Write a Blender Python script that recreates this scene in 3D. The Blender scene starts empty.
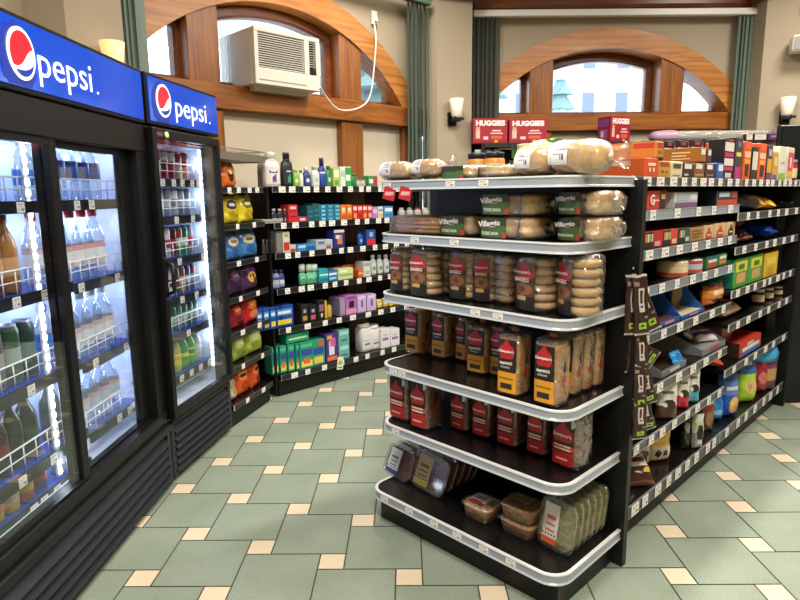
import bpy, math, random
from mathutils import Matrix, Vector
R_ = random.Random(7)
C = bpy.context.scene.collection
PI = math.pi
# ---------------------------------------------------------------- colour / materials
def lin(c):
    if isinstance(c, str):
        c = [int(c[i:i+2], 16)/255 for i in (0, 2, 4)]
    return tuple(x/12.92 if x <= .04045 else ((x+.055)/1.055)**2.4 for x in c[:3])
def mk(name):
    m = bpy.data.materials.new(name); m.use_nodes = True
    nt = m.node_tree; b = nt.nodes['Principled BSDF']
    return m, nt, b
def setb(b, **k):
    for n, v in k.items(): b.inputs[n.replace('_', ' ')].default_value = v
def bump(nt, b, scale, strength, dist=.002, detail=3, coord='Object', stretch=None):
    tc = nt.nodes.new('ShaderNodeTexCoord'); n = nt.nodes.new('ShaderNodeTexNoise')
    n.inputs['Scale'].default_value = scale; n.inputs['Detail'].default_value = detail
    src = tc.outputs[coord]
    if stretch:
        mp = nt.nodes.new('ShaderNodeMapping'); mp.inputs['Scale'].default_value = stretch
        nt.links.new(src, mp.inputs['Vector']); src = mp.outputs['Vector']
    nt.links.new(src, n.inputs['Vector'])
    bu = nt.nodes.new('ShaderNodeBump'); bu.inputs['Strength'].default_value = strength; bu.inputs['Distance'].default_value = dist
    nt.links.new(n.outputs['Fac'], bu.inputs['Height'])
    if b: nt.links.new(bu.outputs['Normal'], b.inputs['Normal'])
    return n, bu
def plain(name, col, rough=.5, metal=0, bmp=None, emit=None, spec=.5):
    m, nt, b = mk(name); setb(b, Base_Color=(*lin(col), 1), Roughness=rough, Metallic=metal, Specular_IOR_Level=spec)
    if emit: setb(b, Emission_Color=(*lin(emit[0]), 1), Emission_Strength=emit[1])
    if bmp: bump(nt, b, *bmp)
    return m
def printed(name, rough=.45, bmp=None, spec=.5, metal=0, mottled=0, dk=(.66, .56, .44, 1)):
    m, nt, b = mk(name); setb(b, Roughness=rough, Specular_IOR_Level=spec, Metallic=metal)
    a = nt.nodes.new('ShaderNodeVertexColor'); a.layer_name = 'Col'
    out = a.outputs['Color']
    if mottled:
        tc = nt.nodes.new('ShaderNodeTexCoord'); n = nt.nodes.new('ShaderNodeTexNoise')
        n.inputs['Scale'].default_value = mottled; n.inputs['Detail'].default_value = 5
        nt.links.new(tc.outputs['Object'], n.inputs['Vector'])
        rp = nt.nodes.new('ShaderNodeValToRGB')
        rp.color_ramp.elements[0].position = .35; rp.color_ramp.elements[0].color = dk
        rp.color_ramp.elements[1].position = .62; rp.color_ramp.elements[1].color = (1, 1, 1, 1)
        nt.links.new(n.outputs['Fac'], rp.inputs['Fac'])
        mx = nt.nodes.new('ShaderNodeMix'); mx.data_type = 'RGBA'; mx.blend_type = 'MULTIPLY'; mx.inputs[0].default_value = .65
        nt.links.new(out, mx.inputs[6]); nt.links.new(rp.outputs['Color'], mx.inputs[7]); out = mx.outputs[2]
    nt.links.new(out, b.inputs['Base Color'])
    if bmp: bump(nt, b, *bmp)
    return m
def clear(name, tint=(1, 1, 1), rough=.12, base=.06, edge=.5, bmp=None, white=0):
    m = bpy.data.materials.new(name); m.use_nodes = True; nt = m.node_tree; nt.nodes.clear()
    o = nt.nodes.new('ShaderNodeOutputMaterial'); t = nt.nodes.new('ShaderNodeBsdfTransparent'); g = nt.nodes.new('ShaderNodeBsdfGlossy')
    t.inputs['Color'].default_value = (*tint, 1); g.inputs['Roughness'].default_value = rough
    lw = nt.nodes.new('ShaderNodeLayerWeight'); lw.inputs['Blend'].default_value = .35
    mr = nt.nodes.new('ShaderNodeMapRange'); mr.inputs['To Min'].default_value = base; mr.inputs['To Max'].default_value = edge
    nt.links.new(lw.outputs['Facing'], mr.inputs['Value'])
    mx = nt.nodes.new('ShaderNodeMixShader')
    nt.links.new(mr.outputs['Result'], mx.inputs['Fac']); nt.links.new(t.outputs[0], mx.inputs[1]); nt.links.new(g.outputs[0], mx.inputs[2])
    res = mx.outputs[0]
    if white:
        d = nt.nodes.new('ShaderNodeBsdfDiffuse'); d.inputs['Color'].default_value = (.8, .8, .8, 1)
        m2 = nt.nodes.new('ShaderNodeMixShader'); m2.inputs['Fac'].default_value = white
        nt.links.new(res, m2.inputs[1]); nt.links.new(d.outputs[0], m2.inputs[2]); res = m2.outputs[0]
    if bmp:
        n, bu = bump(nt, None, *bmp); nt.links.new(bu.outputs['Normal'], g.inputs['Normal']); nt.links.new(bu.outputs['Normal'], lw.inputs['Normal'])
    nt.links.new(res, o.inputs['Surface'])
    return m
def woodmat(name, c1, c2, rough=.3, axis=(1, 14, 14)):
    m, nt, b = mk(name); setb(b, Roughness=rough)
    tc = nt.nodes.new('ShaderNodeTexCoord'); mp = nt.nodes.new('ShaderNodeMapping'); mp.inputs['Scale'].default_value = axis
    nt.links.new(tc.outputs['Object'], mp.inputs['Vector'])
    n = nt.nodes.new('ShaderNodeTexNoise'); n.inputs['Scale'].default_value = 2.2; n.inputs['Detail'].default_value = 6; n.inputs['Distortion'].default_value = .6
    nt.links.new(mp.outputs['Vector'], n.inputs['Vector'])
    rp = nt.nodes.new('ShaderNodeValToRGB'); rp.color_ramp.elements[0].color = (*lin(c1), 1); rp.color_ramp.elements[1].color = (*lin(c2), 1)
    rp.color_ramp.elements[0].position = .3; rp.color_ramp.elements[1].position = .72
    nt.links.new(n.outputs['Fac'], rp.inputs['Fac']); nt.links.new(rp.outputs['Color'], b.inputs['Base Color'])
    return m
def wallmat(name, col):
    m, nt, b = mk(name); setb(b, Base_Color=(*lin(col), 1), Roughness=.75); bump(nt, b, 60, .08); return m
def tilemat(name, c1, c2, rough):
    m, nt, b = mk(name); setb(b, Roughness=rough, Specular_IOR_Level=.35)
    tc = nt.nodes.new('ShaderNodeTexCoord')
    ns = []
    for sc in (3.5, 120):
        n = nt.nodes.new('ShaderNodeTexNoise'); n.inputs['Scale'].default_value = sc; n.inputs['Detail'].default_value = 4
        nt.links.new(tc.outputs['Object'], n.inputs['Vector']); ns.append(n)
    mm = nt.nodes.new('ShaderNodeMath'); mm.operation = 'MULTIPLY_ADD'; mm.inputs[1].default_value = .55
    nt.links.new(ns[1].outputs['Fac'], mm.inputs[0]); 
    m2 = nt.nodes.new('ShaderNodeMath'); m2.operation = 'MULTIPLY'; m2.inputs[1].default_value = .45
    nt.links.new(ns[0].outputs['Fac'], m2.inputs[0]); nt.links.new(m2.outputs[0], mm.inputs[2])
    rp = nt.nodes.new('ShaderNodeValToRGB'); rp.color_ramp.elements[0].color = (*lin(c1), 1); rp.color_ramp.elements[1].color = (*lin(c2), 1)
    rp.color_ramp.elements[0].position = .38; rp.color_ramp.elements[1].position = .62
    nt.links.new(mm.outputs[0], rp.inputs['Fac']); nt.links.new(rp.outputs['Color'], b.inputs['Base Color'])
    bu = nt.nodes.new('ShaderNodeBump'); bu.inputs['Strength'].default_value = .12; bu.inputs['Distance'].default_value = .001
    nt.links.new(ns[1].outputs['Fac'], bu.inputs['Height']); nt.links.new(bu.outputs['Normal'], b.inputs['Normal'])
    return m
M = dict(
    carton=printed('printed_carton', .42), foil=printed('foil_film', .22, (26, .35, .006)), plastic=printed('coloured_plastic', .28),
    paper=printed('paper', .7), crust=printed('bread_crust', .75, (45, .4, .004), mottled=26), food=printed('dried_food', .7, (90, .8, .006), mottled=75, dk=(.22, .17, .12, 1)),
    black=plain('black_powder_steel', '0d0d0d', .45, spec=.35), blackp=plain('black_plastic', '0e0e0f', .38, bmp=(40, .05), spec=.35), 
    dark=plain('charcoal_steel', '151617', .4, spec=.35), shelf=plain('black_shelf_enamel', '121212', .25),
    rail=printed('rail_plastic', .3, spec=.6), silver=printed('silver_rail', .28, spec=.7),
    wall=wallmat('cream_wall', 'a89a83'), ceil=wallmat('ceiling_white', 'e4dfd4'), panel=wallmat('lower_panel', 'd6cab2'),
    wood=woodmat('maple_trim', '7a421a', 'a5682d'), woodl=woodmat('light_maple', '9c5f2c', 'c98c48'), woodv=woodmat('maple_trim_upright', '76421c', 'a0652f', axis=(14, 14, 1)), woodr=woodmat('maple_red', '623016', '854b22', axis=(1, 14, 14)),
    glass=clear('pane_glass', (.96, .98, 1), .02, .025, .30), film=clear('clear_wrap', (1, 1, 1), .12, .13, .6, (30, 1.0, .02), white=.02), pet=clear('clear_bottle', (.90, .96, 1), .08, .12, .6, white=.10), tub=clear('clear_tub', (.98, .99, .99), .10, .05, .5, white=.02),
    shade=plain('frosted_shade', 'ece3cd', .4), white=plain('white_plastic', 'e8e6e0', .35), ac=plain('aged_white_plastic', 'd8d3c6', .4), grey=plain('grey_plastic', '8a8a88', .4),
    shadelit=plain('lit_shade', 'f0d8a8', .4, emit=('ffcf80', .75)), wire=plain('white_wire', 'e6eaf0', .3), chrome=plain('chrome', 'c8c8c8', .2, 1), led=plain('led_strip', 'ffffff', .4, emit=('dfeaff', 9)),
    liner=plain('cooler_liner', 'c4d2e6', .4), bluebase=plain('blue_shelf_front', '1c3fa0', .35),
    sign=plain('backlit_blue', '08328c', .12, emit=('0a52dc', .56)), signw=plain('backlit_white', 'ffffff', .3, emit=('e8f0ff', .85)), signr=plain('backlit_red', 'd01525', .3, emit=('d01525', .5)), signd=plain('backlit_navy', '0a2a8a', .3, emit=('08237e', .5)),
    blind=plain('sage_blind', '6f8174', .55), blindd=plain('dark_blind', '565c54', .55), grout=plain('grout', '47483e', .9),
    tile=tilemat('sage_tile', '7c8876', '8f9a8a', .42), cream=tilemat('cream_tile', 'cdbda0', 'dacbb0', .42),
    snow=plain('snow', 'f2f5fa', .8), stone=plain('grey_stone', 'b4bac4', .85, bmp=(6, .5, .03)), winglass=plain('dark_window', '6f7c8c', .2), fir=plain('snowy_fir', '7d9a98', .9, bmp=(18, .8, .05)), siding=plain('pale_siding', 'c8d4e0', .6), cord=plain('cord', 'e9e4d8', .5), kick=plain('kick_plate', '20242c', .42, bmp=(40, .05)), ink=plain('white_print', 'ece6de', .5), lens=plain('green_lamp', 'd8f0a0', .3),
    shelfw=plain('aged_steel', '7c7366', .4, .3),
)
# ---------------------------------------------------------------- camera model (measured from the photo) and frames on the floor plan
FPX, PIT, YAW, ROLL, H = 604.8, .1745, -.0404, -.0114, 1.44
def _T(X, Y, Z):
    c, s = math.cos, math.sin
    x = c(YAW)*X-s(YAW)*Y; y = s(YAW)*X+c(YAW)*Y
    w = y*c(PIT)-Z*s(PIT); u = y*s(PIT)+Z*c(PIT)
    return Vector((x*c(ROLL)+u*s(ROLL), x*s(ROLL)-u*c(ROLL), w))
MC = Matrix((_T(1, 0, 0), _T(0, 1, 0), _T(0, 0, 1)))       # rows: world axes in camera (right, down, forward)
def ray(u, v): return MC @ Vector(((u-400)/FPX, (v-300)/FPX, 1))
class Fr:
    "floor-plan frame: x along a run, y into it, z up"
    def __init__(s, ox, oy, ang): s.o = Vector((ox, oy)); s.a = ang; s.X = Vector((math.cos(ang), math.sin(ang))); s.Y = Vector((-math.sin(ang), math.cos(ang)))
    def hit(s, u, v, y=0):
        "where a sight line meets the upright plane y = const of this frame: (x, z)"
        r = ray(u, v); q = Vector((r.x, r.y)); t = (y+s.o.dot(s.Y))/q.dot(s.Y); p = q*t-s.o
        return p.dot(s.X), H+r.z*t
    def at(s, x, y, z=0): p = s.o+s.X*x+s.Y*y; return (p.x, p.y, z)
    def loc(s, X, Y): p = Vector((X, Y))-s.o; return p.dot(s.X), p.dot(s.Y)
AG = math.radians(43.1); G = Vector((math.sin(AG), math.cos(AG))); EV = Vector((-math.cos(AG), math.sin(AG))); P0 = Vector((.764, 2.166))
def head(p, deg): return Fr(p[0], p[1], math.radians(90-deg))
CR = head((-1.285, 2.835), 6.5)
CL = head((-1.29+1.37*math.sin(math.radians(1)), 2.812-1.37*math.cos(math.radians(1))), -1)
q = P0-.40*G+.93*EV; EC = Fr(q.x, q.y, -AG)
q = P0+.055*EV; RUN = Fr(q.x, q.y, PI/2-AG)
q = EV*3.58+G*2.32; WB = Fr(q.x, q.y, PI/2-AG)
q = EV*4.0+G*2.74; BB = Fr(q.x, q.y, PI/2-AG)           # bay with the air conditioner
BC = Fr(1.80, 6.31, math.radians(3))                      # bay facing the camera
CH = head((-1.08, 4.05), 13)
# ---------------------------------------------------------------- mesh builder
class MB:
    def __init__(s): s.v = []; s.f = []; s.c = []; s.m = []; s.sm = []
    def poly(s, pts, col=(1, 1, 1), mi=0, smooth=False):
        i = len(s.v); s.v += [tuple(p) for p in pts]; s.f.append(tuple(range(i, i+len(pts)))); s.c.append(col); s.m.append(mi); s.sm.append(smooth); return s
    def face(s, idx, col, mi=0, smooth=False): s.f.append(tuple(idx)); s.c.append(col); s.m.append(mi); s.sm.append(smooth)
    def box(s, x0, x1, y0, y1, z0, z1, col='ffffff', mi=0, ch=0):
        if ch:  # chamfered: two insets
            i = len(s.v)
            for z, k in ((z0, ch), (z0+ch, 0), (z1-ch, 0), (z1, ch)):
                c2 = ch*.8 if k == 0 else ch
                s.v += [(x0+c2, y0+k, z), (x1-c2, y0+k, z), (x1-k, y0+c2, z), (x1-k, y1-c2, z), (x1-c2, y1-k, z), (x0+c2, y1-k, z), (x0+k, y1-c2, z), (x0+k, y0+c2, z)]
            s.face([i+7-k for k in range(8)], col, mi); s.face([i+24+k for k in range(8)], col, mi)
            for r in range(3):
                for k in range(8):
                    a = i+r*8+k; b = i+r*8+(k+1) % 8; s.face((a, b, b+8, a+8), col, mi)
            return s
        i = len(s.v)
        s.v += [(x0, y0, z0), (x1, y0, z0), (x1, y1, z0), (x0, y1, z0), (x0, y0, z1), (x1, y0, z1), (x1, y1, z1), (x0, y1, z1)]
        for f in ((0, 3, 2, 1), (4, 5, 6, 7), (0, 1, 5, 4), (1, 2, 6, 5), (2, 3, 7, 6), (3, 0, 4, 7)): s.face([i+k for k in f], col, mi)
        return s
    def stack(s, rings, n=2., seg=20, col='ffffff', mi=0, cap=(True, True), jit=0, rnd=None, smooth=True):
        "rings: (z, width, depth[, cx, cy[, col]]) superellipse loops joined into one skin"
        base = len(s.v); rnd = rnd or R_
        for r in rings:
            z, w, d = r[:3]; cx, cy = (r[3], r[4]) if len(r) > 4 else (0, 0)
            for k in range(seg):
                a = 2*PI*(k+.5)/seg; ca, sa = math.cos(a), math.sin(a)
                x = math.copysign(abs(ca)**(2/n), ca)*w/2; y = math.copysign(abs(sa)**(2/n), sa)*d/2
                if jit: j = 1+rnd.uniform(-jit, jit); x *= j; y *= j
                s.v.append((cx+x, cy+y, z+(rnd.uniform(-jit, jit)*.02 if jit else 0)))
        for i in range(len(rings)-1):
            cc = rings[i][5] if len(rings[i]) > 5 else col
            for k in range(seg):
                a = base+i*seg+k; b = base+i*seg+(k+1) % seg; s.face((a, b, b+seg, a+seg), cc, mi, smooth)
        c0 = rings[0][5] if len(rings[0]) > 5 else col; c1 = rings[-1][5] if len(rings[-1]) > 5 else col
        if cap[0]: s.face([base+seg-1-k for k in range(seg)], c0, mi)
        if cap[1]: s.face([base+(len(rings)-1)*seg+k for k in range(seg)], c1, mi)
        return s
    def tube(s, path, r, seg=6, col='ffffff', mi=0):
        P = [Vector(p) for p in path]; base = len(s.v)
        for i, p in enumerate(P):
            t = (P[min(i+1, len(P)-1)]-P[max(i-1, 0)]).normalized()
            u = t.orthogonal().normalized() if i == 0 else (pu-t*pu.dot(t)).normalized()
            pu = u; w = t.cross(u)
            for k in range(seg): a = 2*PI*k/seg; s.v.append(tuple(p+(u*math.cos(a)+w*math.sin(a))*r))
        for i in range(len(P)-1):
            for k in range(seg): a = base+i*seg+k; b = base+i*seg+(k+1) % seg; s.face((a, b, b+seg, a+seg), col, mi, True)
        s.face([base+seg-1-k for k in range(seg)], col, mi); s.face([base+(len(P)-1)*seg+k for k in range(seg)], col, mi)
        return s
    def grid(s, fn, nu, nv, col, mi=0, smooth=True):
        base = len(s.v)
        for j in range(nv+1):
            for i in range(nu+1): s.v.append(tuple(fn(i/nu, j/nv)))
        for j in range(nv):
            for i in range(nu):
                a = base+j*(nu+1)+i
                s.face((a, a+1, a+nu+2, a+nu+1), col((i+.5)/nu, (j+.5)/nv) if callable(col) else col, mi, smooth)
        return s
    def prism(s, pts, y0, y1, col='ffffff', mi=0):
        "pts: outline in x,z counter-clockwise seen from -y; extruded from y0 to y1"
        n = len(pts); i = len(s.v)
        s.v += [(p[0], y0, p[1]) for p in pts]+[(p[0], y1, p[1]) for p in pts]
        s.face(range(i, i+n), col, mi); s.face([i+2*n-1-k for k in range(n)], col, mi)
        for k in range(n): a = i+k; b = i+(k+1) % n; s.face((b, a, a+n, b+n), col, mi)
        return s
    def sweep(s, path, prof, col='ffffff', mi=0, closed_ends=True):
        "horizontal path (x,y) list; prof: (out, z[, col]) offsets to the right-hand side of travel"
        P = [Vector(p) for p in path]; base = len(s.v); n = len(prof)
        for i, p in enumerate(P):
            t0 = (P[i]-P[i-1]).normalized() if i else (P[1]-P[0]).normalized(); t1 = (P[i+1]-P[i]).normalized() if i < len(P)-1 else t0
            t = (t0+t1).normalized(); nrm = Vector((t.y, -t.x)); k = 1/max(.35, nrm.dot(Vector((t0.y, -t0.x))))
            for q in prof: s.v.append((p.x+nrm.x*q[0]*k, p.y+nrm.y*q[0]*k, q[1]))
        for i in range(len(P)-1):
            for k in range(n):
                a = base+i*n+k; b = base+i*n+(k+1) % n; q = prof[k]
                s.face((a, a+n, b+n, b), q[2] if len(q) > 2 else col, mi)
        if closed_ends:
            s.face([base+k for k in range(n)], col, mi); s.face([base+(len(P)-1)*n+n-1-k for k in range(n)], col, mi)
        return s
    def data(s, name, mats):
        me = bpy.data.meshes.new(name); me.from_pydata(s.v, [], s.f)
        for m in (mats if isinstance(mats, (list, tuple)) else [mats]): me.materials.append(M[m])
        me.polygons.foreach_set('material_index', s.m); me.polygons.foreach_set('use_smooth', s.sm)
        at = me.color_attributes.new('Col', 'FLOAT_COLOR', 'CORNER'); cols = []
        for f, c in zip(s.f, s.c): cols += [*lin(c), 1.]*len(f)
        at.data.foreach_set('color', cols); me.update()
        return me
    def build(s, name, mats, parent=None, loc=None, rot=None):
        o = bpy.data.objects.new(name, s.data(name, mats)); C.objects.link(o)
        if parent: o.parent = parent
        if loc: o.location = loc
        if rot is not None: o.rotation_euler = rot if isinstance(rot, tuple) else (0, 0, rot)
        return o
def tag(o, label, cat, group=None):
    o['label'] = label; o['category'] = cat
    if group: o['group'] = group
    return o
def struct(o): o['kind'] = 'structure'; return o
def empty(name, loc, rot=0):
    o = bpy.data.objects.new(name, None); C.objects.link(o); o.location = loc; o.rotation_euler = rot if isinstance(rot, tuple) else (0, 0, rot); o.empty_display_size = .05; return o
def dup(o, loc=None, rot=None, label=None, group=None, parent=None):
    c = o.copy(); C.objects.link(c)
    if parent: c.parent = parent
    if loc is not None: c.location = loc
    if rot is not None: c.rotation_euler = rot if isinstance(rot, tuple) else (0, 0, rot)
    if label: c['label'] = label
    if group: c['group'] = group
    for ch in list(o.children): dup(ch, parent=c)
    return c
def text(s, size, parent, mat, loc, name='lettering', bold=0., ext=.0006, rot=(PI/2, 0, 0), squash=1, align='CENTER'):
    cu = bpy.data.curves.new('t', 'FONT'); cu.body = s; cu.size = size; cu.extrude = ext; cu.offset = bold; cu.align_x = align; cu.align_y = 'CENTER'; cu.resolution_u = 3
    o = bpy.data.objects.new('t', cu); C.objects.link(o)
    dg = bpy.context.evaluated_depsgraph_get(); me = bpy.data.meshes.new_from_object(o.evaluated_get(dg)); bpy.data.objects.remove(o); bpy.data.curves.remove(cu)
    me.materials.clear(); me.materials.append(M[mat]); me.name = name
    at = me.color_attributes.new('Col', 'FLOAT_COLOR', 'CORNER'); at.data.foreach_set('color', [.9]*4*len(at.data))
    r = bpy.data.objects.new(name, me); C.objects.link(r); r.parent = parent; r.location = loc; r.rotation_euler = rot; r.scale = (squash, 1, 1)
    return r
ORD = ['leftmost', 'second from left', 'third from left', 'fourth from left', 'fifth from left', 'sixth from left', 'seventh from left', 'eighth from left', 'ninth from left', 'tenth from left']
# ---------------------------------------------------------------- the room: octagonal shop with arched window bays
# floor: sage squares with small cream squares, one mesh
mb = MB(); A_, B_ = .3063, .1021; th = math.radians(1.65); cx, sx = math.cos(th), math.sin(th)
ox, oy = -.989, 2.365
mb.poly([(-4, -1.5, -.004), (7, -1.5, -.004), (7, 10, -.004), (-4, 10, -.004)], mi=2)
for i in range(-22, 34):
    for j in range(-14, 34):
        x = i*A_+j*B_-B_/2; y = -i*B_+j*A_-B_/2
        for (a, b, w, mi) in ((x, y, B_, 1), (x+B_, y, A_, 0)):
            gX = lambda p, q: (ox+p*cx-q*sx, oy+p*sx+q*cx, 0)
            c = gX(a, b)
            if -3.9 < c[0] < 6.5 and -1.2 < c[1] < 9.4:
                e = .0030; mb.poly([gX(a+e, b+e), gX(a+w-e, b+e), gX(a+w-e, b+w-e), gX(a+e, b+w-e)], mi=mi)
struct(mb.build('floor', ['tile', 'cream', 'grout']))
ZC, RO, RI, ZB0, ZB1, HW, CEIL = 1.273, 1.717, 1.535, 2.03, 2.195, 1.56, 3.75
def arc(R, s): return ZC+math.sqrt(max(R*R-s*s, 0))
def wall_bay(F, name, D, wn):
    root = struct(empty(name, F.at(0, 0, 0), F.a))
    # plaster: lower panels, spandrels beside and above the arch
    m = MB(); N = 28
    ss = [-HW+2*HW*i/N for i in range(N+1)]
    for a, b in zip(ss, ss[1:]): m.poly([(a, 0, arc(RO, a)-.02), (b, 0, arc(RO, b)-.02), (b, 0, CEIL), (a, 0, CEIL)])
    m.build('plaster', 'wall', root)
    MB().box(-HW, HW, .04, .10, 0, ZB0+.02).build('lower_panel', 'panel', root)
    # window board at the back of the reveal with three openings
    m = MB()
    holes = [(-1.17, -.80, 2.24, lambda s: 2.575+(s+.80)*.46), (-.47, .47, 2.24, lambda s: ZC+math.sqrt(1.455**2-s*s)), (.80, 1.17, 2.24, lambda s: 2.575-(s-.80)*.46)]
    cuts = sorted(set([-HW, HW]+[h[0] for h in holes]+[h[1] for h in holes]+[-.47+.94*i/12 for i in range(13)]+[-.80-.37*i/3 for i in range(4)]+[.80+.37*i/3 for i in range(4)]+[-1.4, -.65, .65, 1.4]))
    for a, b in zip(cuts, cuts[1:]):
        if b-a < 1e-6: continue
        mid = (a+b)/2; hh = [h for h in holes if h[0] <= mid <= h[1]]
        if hh:
            h = hh[0]
            m.poly([(a, D, ZB0), (b, D, ZB0), (b, D, h[2]), (a, D, h[2])])
            m.poly([(a, D, h[3](a)), (b, D, h[3](b)), (b, D, arc(RO, b)), (a, D, arc(RO, a))])
        else: m.poly([(a, D, ZB0), (b, D, ZB0), (b, D, arc(RO, b)), (a, D, arc(RO, a))])
    m.build('window_board', 'woodv', root)
    # arch casing: front face and pale soffit
    m = MB(); N = 40
    ss = [-HW+2*HW*i/N for i in range(N+1)]
    for a, b in zip(ss, ss[1:]):
        def pr_(R, s):
            k = R/RO; return (s*k, arc(RO, s)*k+ZC*(1-k))
        ao, bo, ai, bi = pr_(RO, a), pr_(RO, b), pr_(RI, a), pr_(RI, b)
        m.poly([(ai[0], -.035, ai[1]), (bi[0], -.035, bi[1]), (bo[0], -.035, bo[1]), (ao[0], -.035, ao[1])])
        m.poly([(bo[0], -.035, bo[1]), (bo[0], .02, bo[1]), (ao[0], .02, ao[1]), (ao[0], -.035, ao[1])][::-1])
        m.poly([(ai[0], -.035, ai[1]), (ai[0], D, ai[1]), (bi[0], D, bi[1]), (bi[0], -.035, bi[1])])
    m.build('arch_casing', 'woodl', root)
    m = MB(); m.box(-HW, HW, -.06, D, ZB0, ZB1, ch=.006); m.build('beam', 'wood', root)
    for s in (-.645, .645):
        m = MB(); zt = arc(RI, abs(s)-.12)-.005; m.box(s-.115, s+.115, -.02, D, ZB1, zt, ch=.006); m.build('upper_post', 'woodv', root)
        m = MB(); m.box(s-.115, s+.115, -.03, .06, 0, ZB0, ch=.006); m.build('lower_post', 'woodv', root)
    for s in (-1.36, 1.36):
        m = MB(); m.box(s-.10, s+.10, -.02, D, 0, ZB0, ch=.006); m.build('lower_post', 'woodv', root)
    # sashes and panes
    for k, h in enumerate(holes):
        n = 12 if k == 1 else 3
        xs = [h[0]+(h[1]-h[0])*i/n for i in range(n+1)]
        pts = [(h[0], h[2]), (h[1], h[2])]+[(x, h[3](x)) for x in reversed(xs)]
        cxm = sum(p[0] for p in pts)/len(pts); czm = sum(p[1] for p in pts)/len(pts)
        w = struct(empty(wn[k], F.at(cxm, D, czm), F.a))
        m = MB(); L = len(pts)
        off = lambda p, e: (p[0]+(e if p[0] < cxm-.05 else -e if p[0] > cxm+.05 else 0), p[1]+(e if p[1] < czm-.06 else -e))
        outp = [(off(p, -.055)[0]-cxm, off(p, -.055)[1]-czm) for p in pts]; mid = [(off(p, -.012)[0]-cxm, off(p, -.012)[1]-czm) for p in pts]; inn = [(p[0]-cxm, p[1]-czm) for p in pts]
        for i in range(L):
            j = (i+1) % L
            for (P, Q, y0, y1) in ((outp, outp, 0, -.035), (outp, mid, -.035, -.035), (mid, inn, -.035, -.015), (inn, inn, -.015, .06)):
                m.poly([(P[i][0], y0, P[i][1]), (P[j][0], y0, P[j][1]), (Q[j][0], y1, Q[j][1]), (Q[i][0], y1, Q[i][1])][::-1])
        m.build('sash', 'woodr', w)
        m = MB(); m.prism(inn, .03, .036); m.build('pane', 'glass', w)
    return root
wall_bay(BB, 'wall_back_left', .12, ('window_1', 'window_2', 'window_3'))
wall_bay(BC, 'wall_back', .22, ('window_4', 'window_5', 'window_6'))
# pilasters between the bays
def W2(F, s, y): p = F.at(s, y); return Vector((p[0], p[1]))
def refl(P, F):  # mirror across the axis of a bay
    s, y = F.loc(P.x, P.y); return W2(F, -s, y)
b_foot, c_foot = W2(BB, 1.56, 0), W2(BC, -1.36, 0)
V1, V2 = Vector((.13, 5.80)), Vector((.455, 5.95))
def ext(name, pts, z0, z1, mat, close=True):
    m = MB(); n = len(pts)
    for i in range(n-1): a, b = pts[i], pts[i+1]; m.poly([(a.x, a.y, z0), (b.x, b.y, z0), (b.x, b.y, z1), (a.x, a.y, z1)])
    return m
pil = [b_foot, V1, V2, c_foot]
struct(ext('', pil, 0, CEIL, 'wall').build('wall_corner', 'wall'))
pilR = [refl(p, BC) for p in reversed(pil)]
struct(ext('', pilR, 0, CEIL, 'wall').build('wall_corner', 'wall'))
q2 = W2(BB, -1.215, -.13); q3 = q2-Vector((math.sin(math.radians(21.5)), math.cos(math.radians(21.5))))*.9
r_ = ray(65, 30)
while q3.x/q3.y < r_.x/r_.y: q3 = q3+(q2-q3)*.02
pilL = [q3+Vector((-.22, -.02)), q3, q2, W2(BB, -1.215, .06)]
struct(ext('', pilL, 0, CEIL, 'wall').build('wall_corner', 'wall'))
# flanking walls: continue the octagon at either side
dA = Vector((-.05, -1)); a0 = pilL[0]; a1 = a0+dA*6.2
struct(ext('', [a1, a0], 0, CEIL, 'wall').build('wall_left', 'wall'))
d0 = pilR[-1]; dD = Vector((math.cos(math.radians(-41)), math.sin(math.radians(-41)))); d1 = d0+dD*3.4; d2 = d1+Vector((0, -6))
struct(ext('', [d0, d1, d2], 0, CEIL, 'wall').build('wall_right', 'wall'))
struct(ext('', [d2, Vector((d2.x, -1.4)), Vector((a1.x, -1.4)), a1], 0, CEIL, 'wall').build('wall_rear', 'wall'))
m = MB(); m.poly([(-4, -1.5, CEIL), (-4, 10, CEIL), (7, 10, CEIL), (7, -1.5, CEIL)]); struct(m.build('ceiling', 'ceil'))
# crown moulding along every wall, blind head rails in the bays
crown = [a1, pilL[0], pilL[1], pilL[2], pilL[3], b_foot, V1, V2, c_foot, pilR[0], pilR[1], pilR[2], d0, d1, d2]
m = MB(); m.sweep([tuple(p) for p in crown], [(0, 3.17), (.05, 3.17), (.06, 3.20), (.06, 3.30), (.09, 3.32), (.09, 3.45), (0, 3.45)]); struct(m.build('trim_1', 'woodr'))
def rail_(F, s0, s1, lab, mat, y=-.10):
    o = MB().box(s0, s1, y-.04, y+.03, 3.075, 3.135, ch=.006).build('blind_headrail', mat, None, F.at(0, 0, 0), F.a); tag(o, lab, 'blind rail')
rail_(BC, -1.33, 1.40, 'white headrail across the arched window facing the aisle', 'white')
rail_(BB, -1.20, 1.50, 'sage green headrail above the window with the air conditioner', 'blind')
def blinds(F, s0, s1, n, lab, mat, z0=.9, tilt=.5, y=-.10):
    root = empty('vertical_blind', F.at((s0+s1)/2, y, z0), F.a); tag(root, lab, 'blind', 'vertical blinds stacked beside the windows')
    sl = None; w = .09
    for k in range(n):
        x = s0+(s1-s0)*(k+.5)/n-(s0+s1)/2
        if sl is None:
            m = MB(); m.grid(lambda u, v: ((u-.5)*w, .006*math.sin(PI*u), v*(3.07-z0)), 4, 1, 'ffffff'); sl = m.build('slat', mat, root, (x, 0, 0), tilt)
        else:
            c = sl.copy(); C.objects.link(c); c.parent = root; c.location = (x, 0, 0); c.rotation_euler = (0, 0, tilt+R_.uniform(-.15, .15))
blinds(BB, 1.22, 1.52, 6, 'sage vertical blind drawn back right of the air conditioner window', 'blind')
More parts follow.
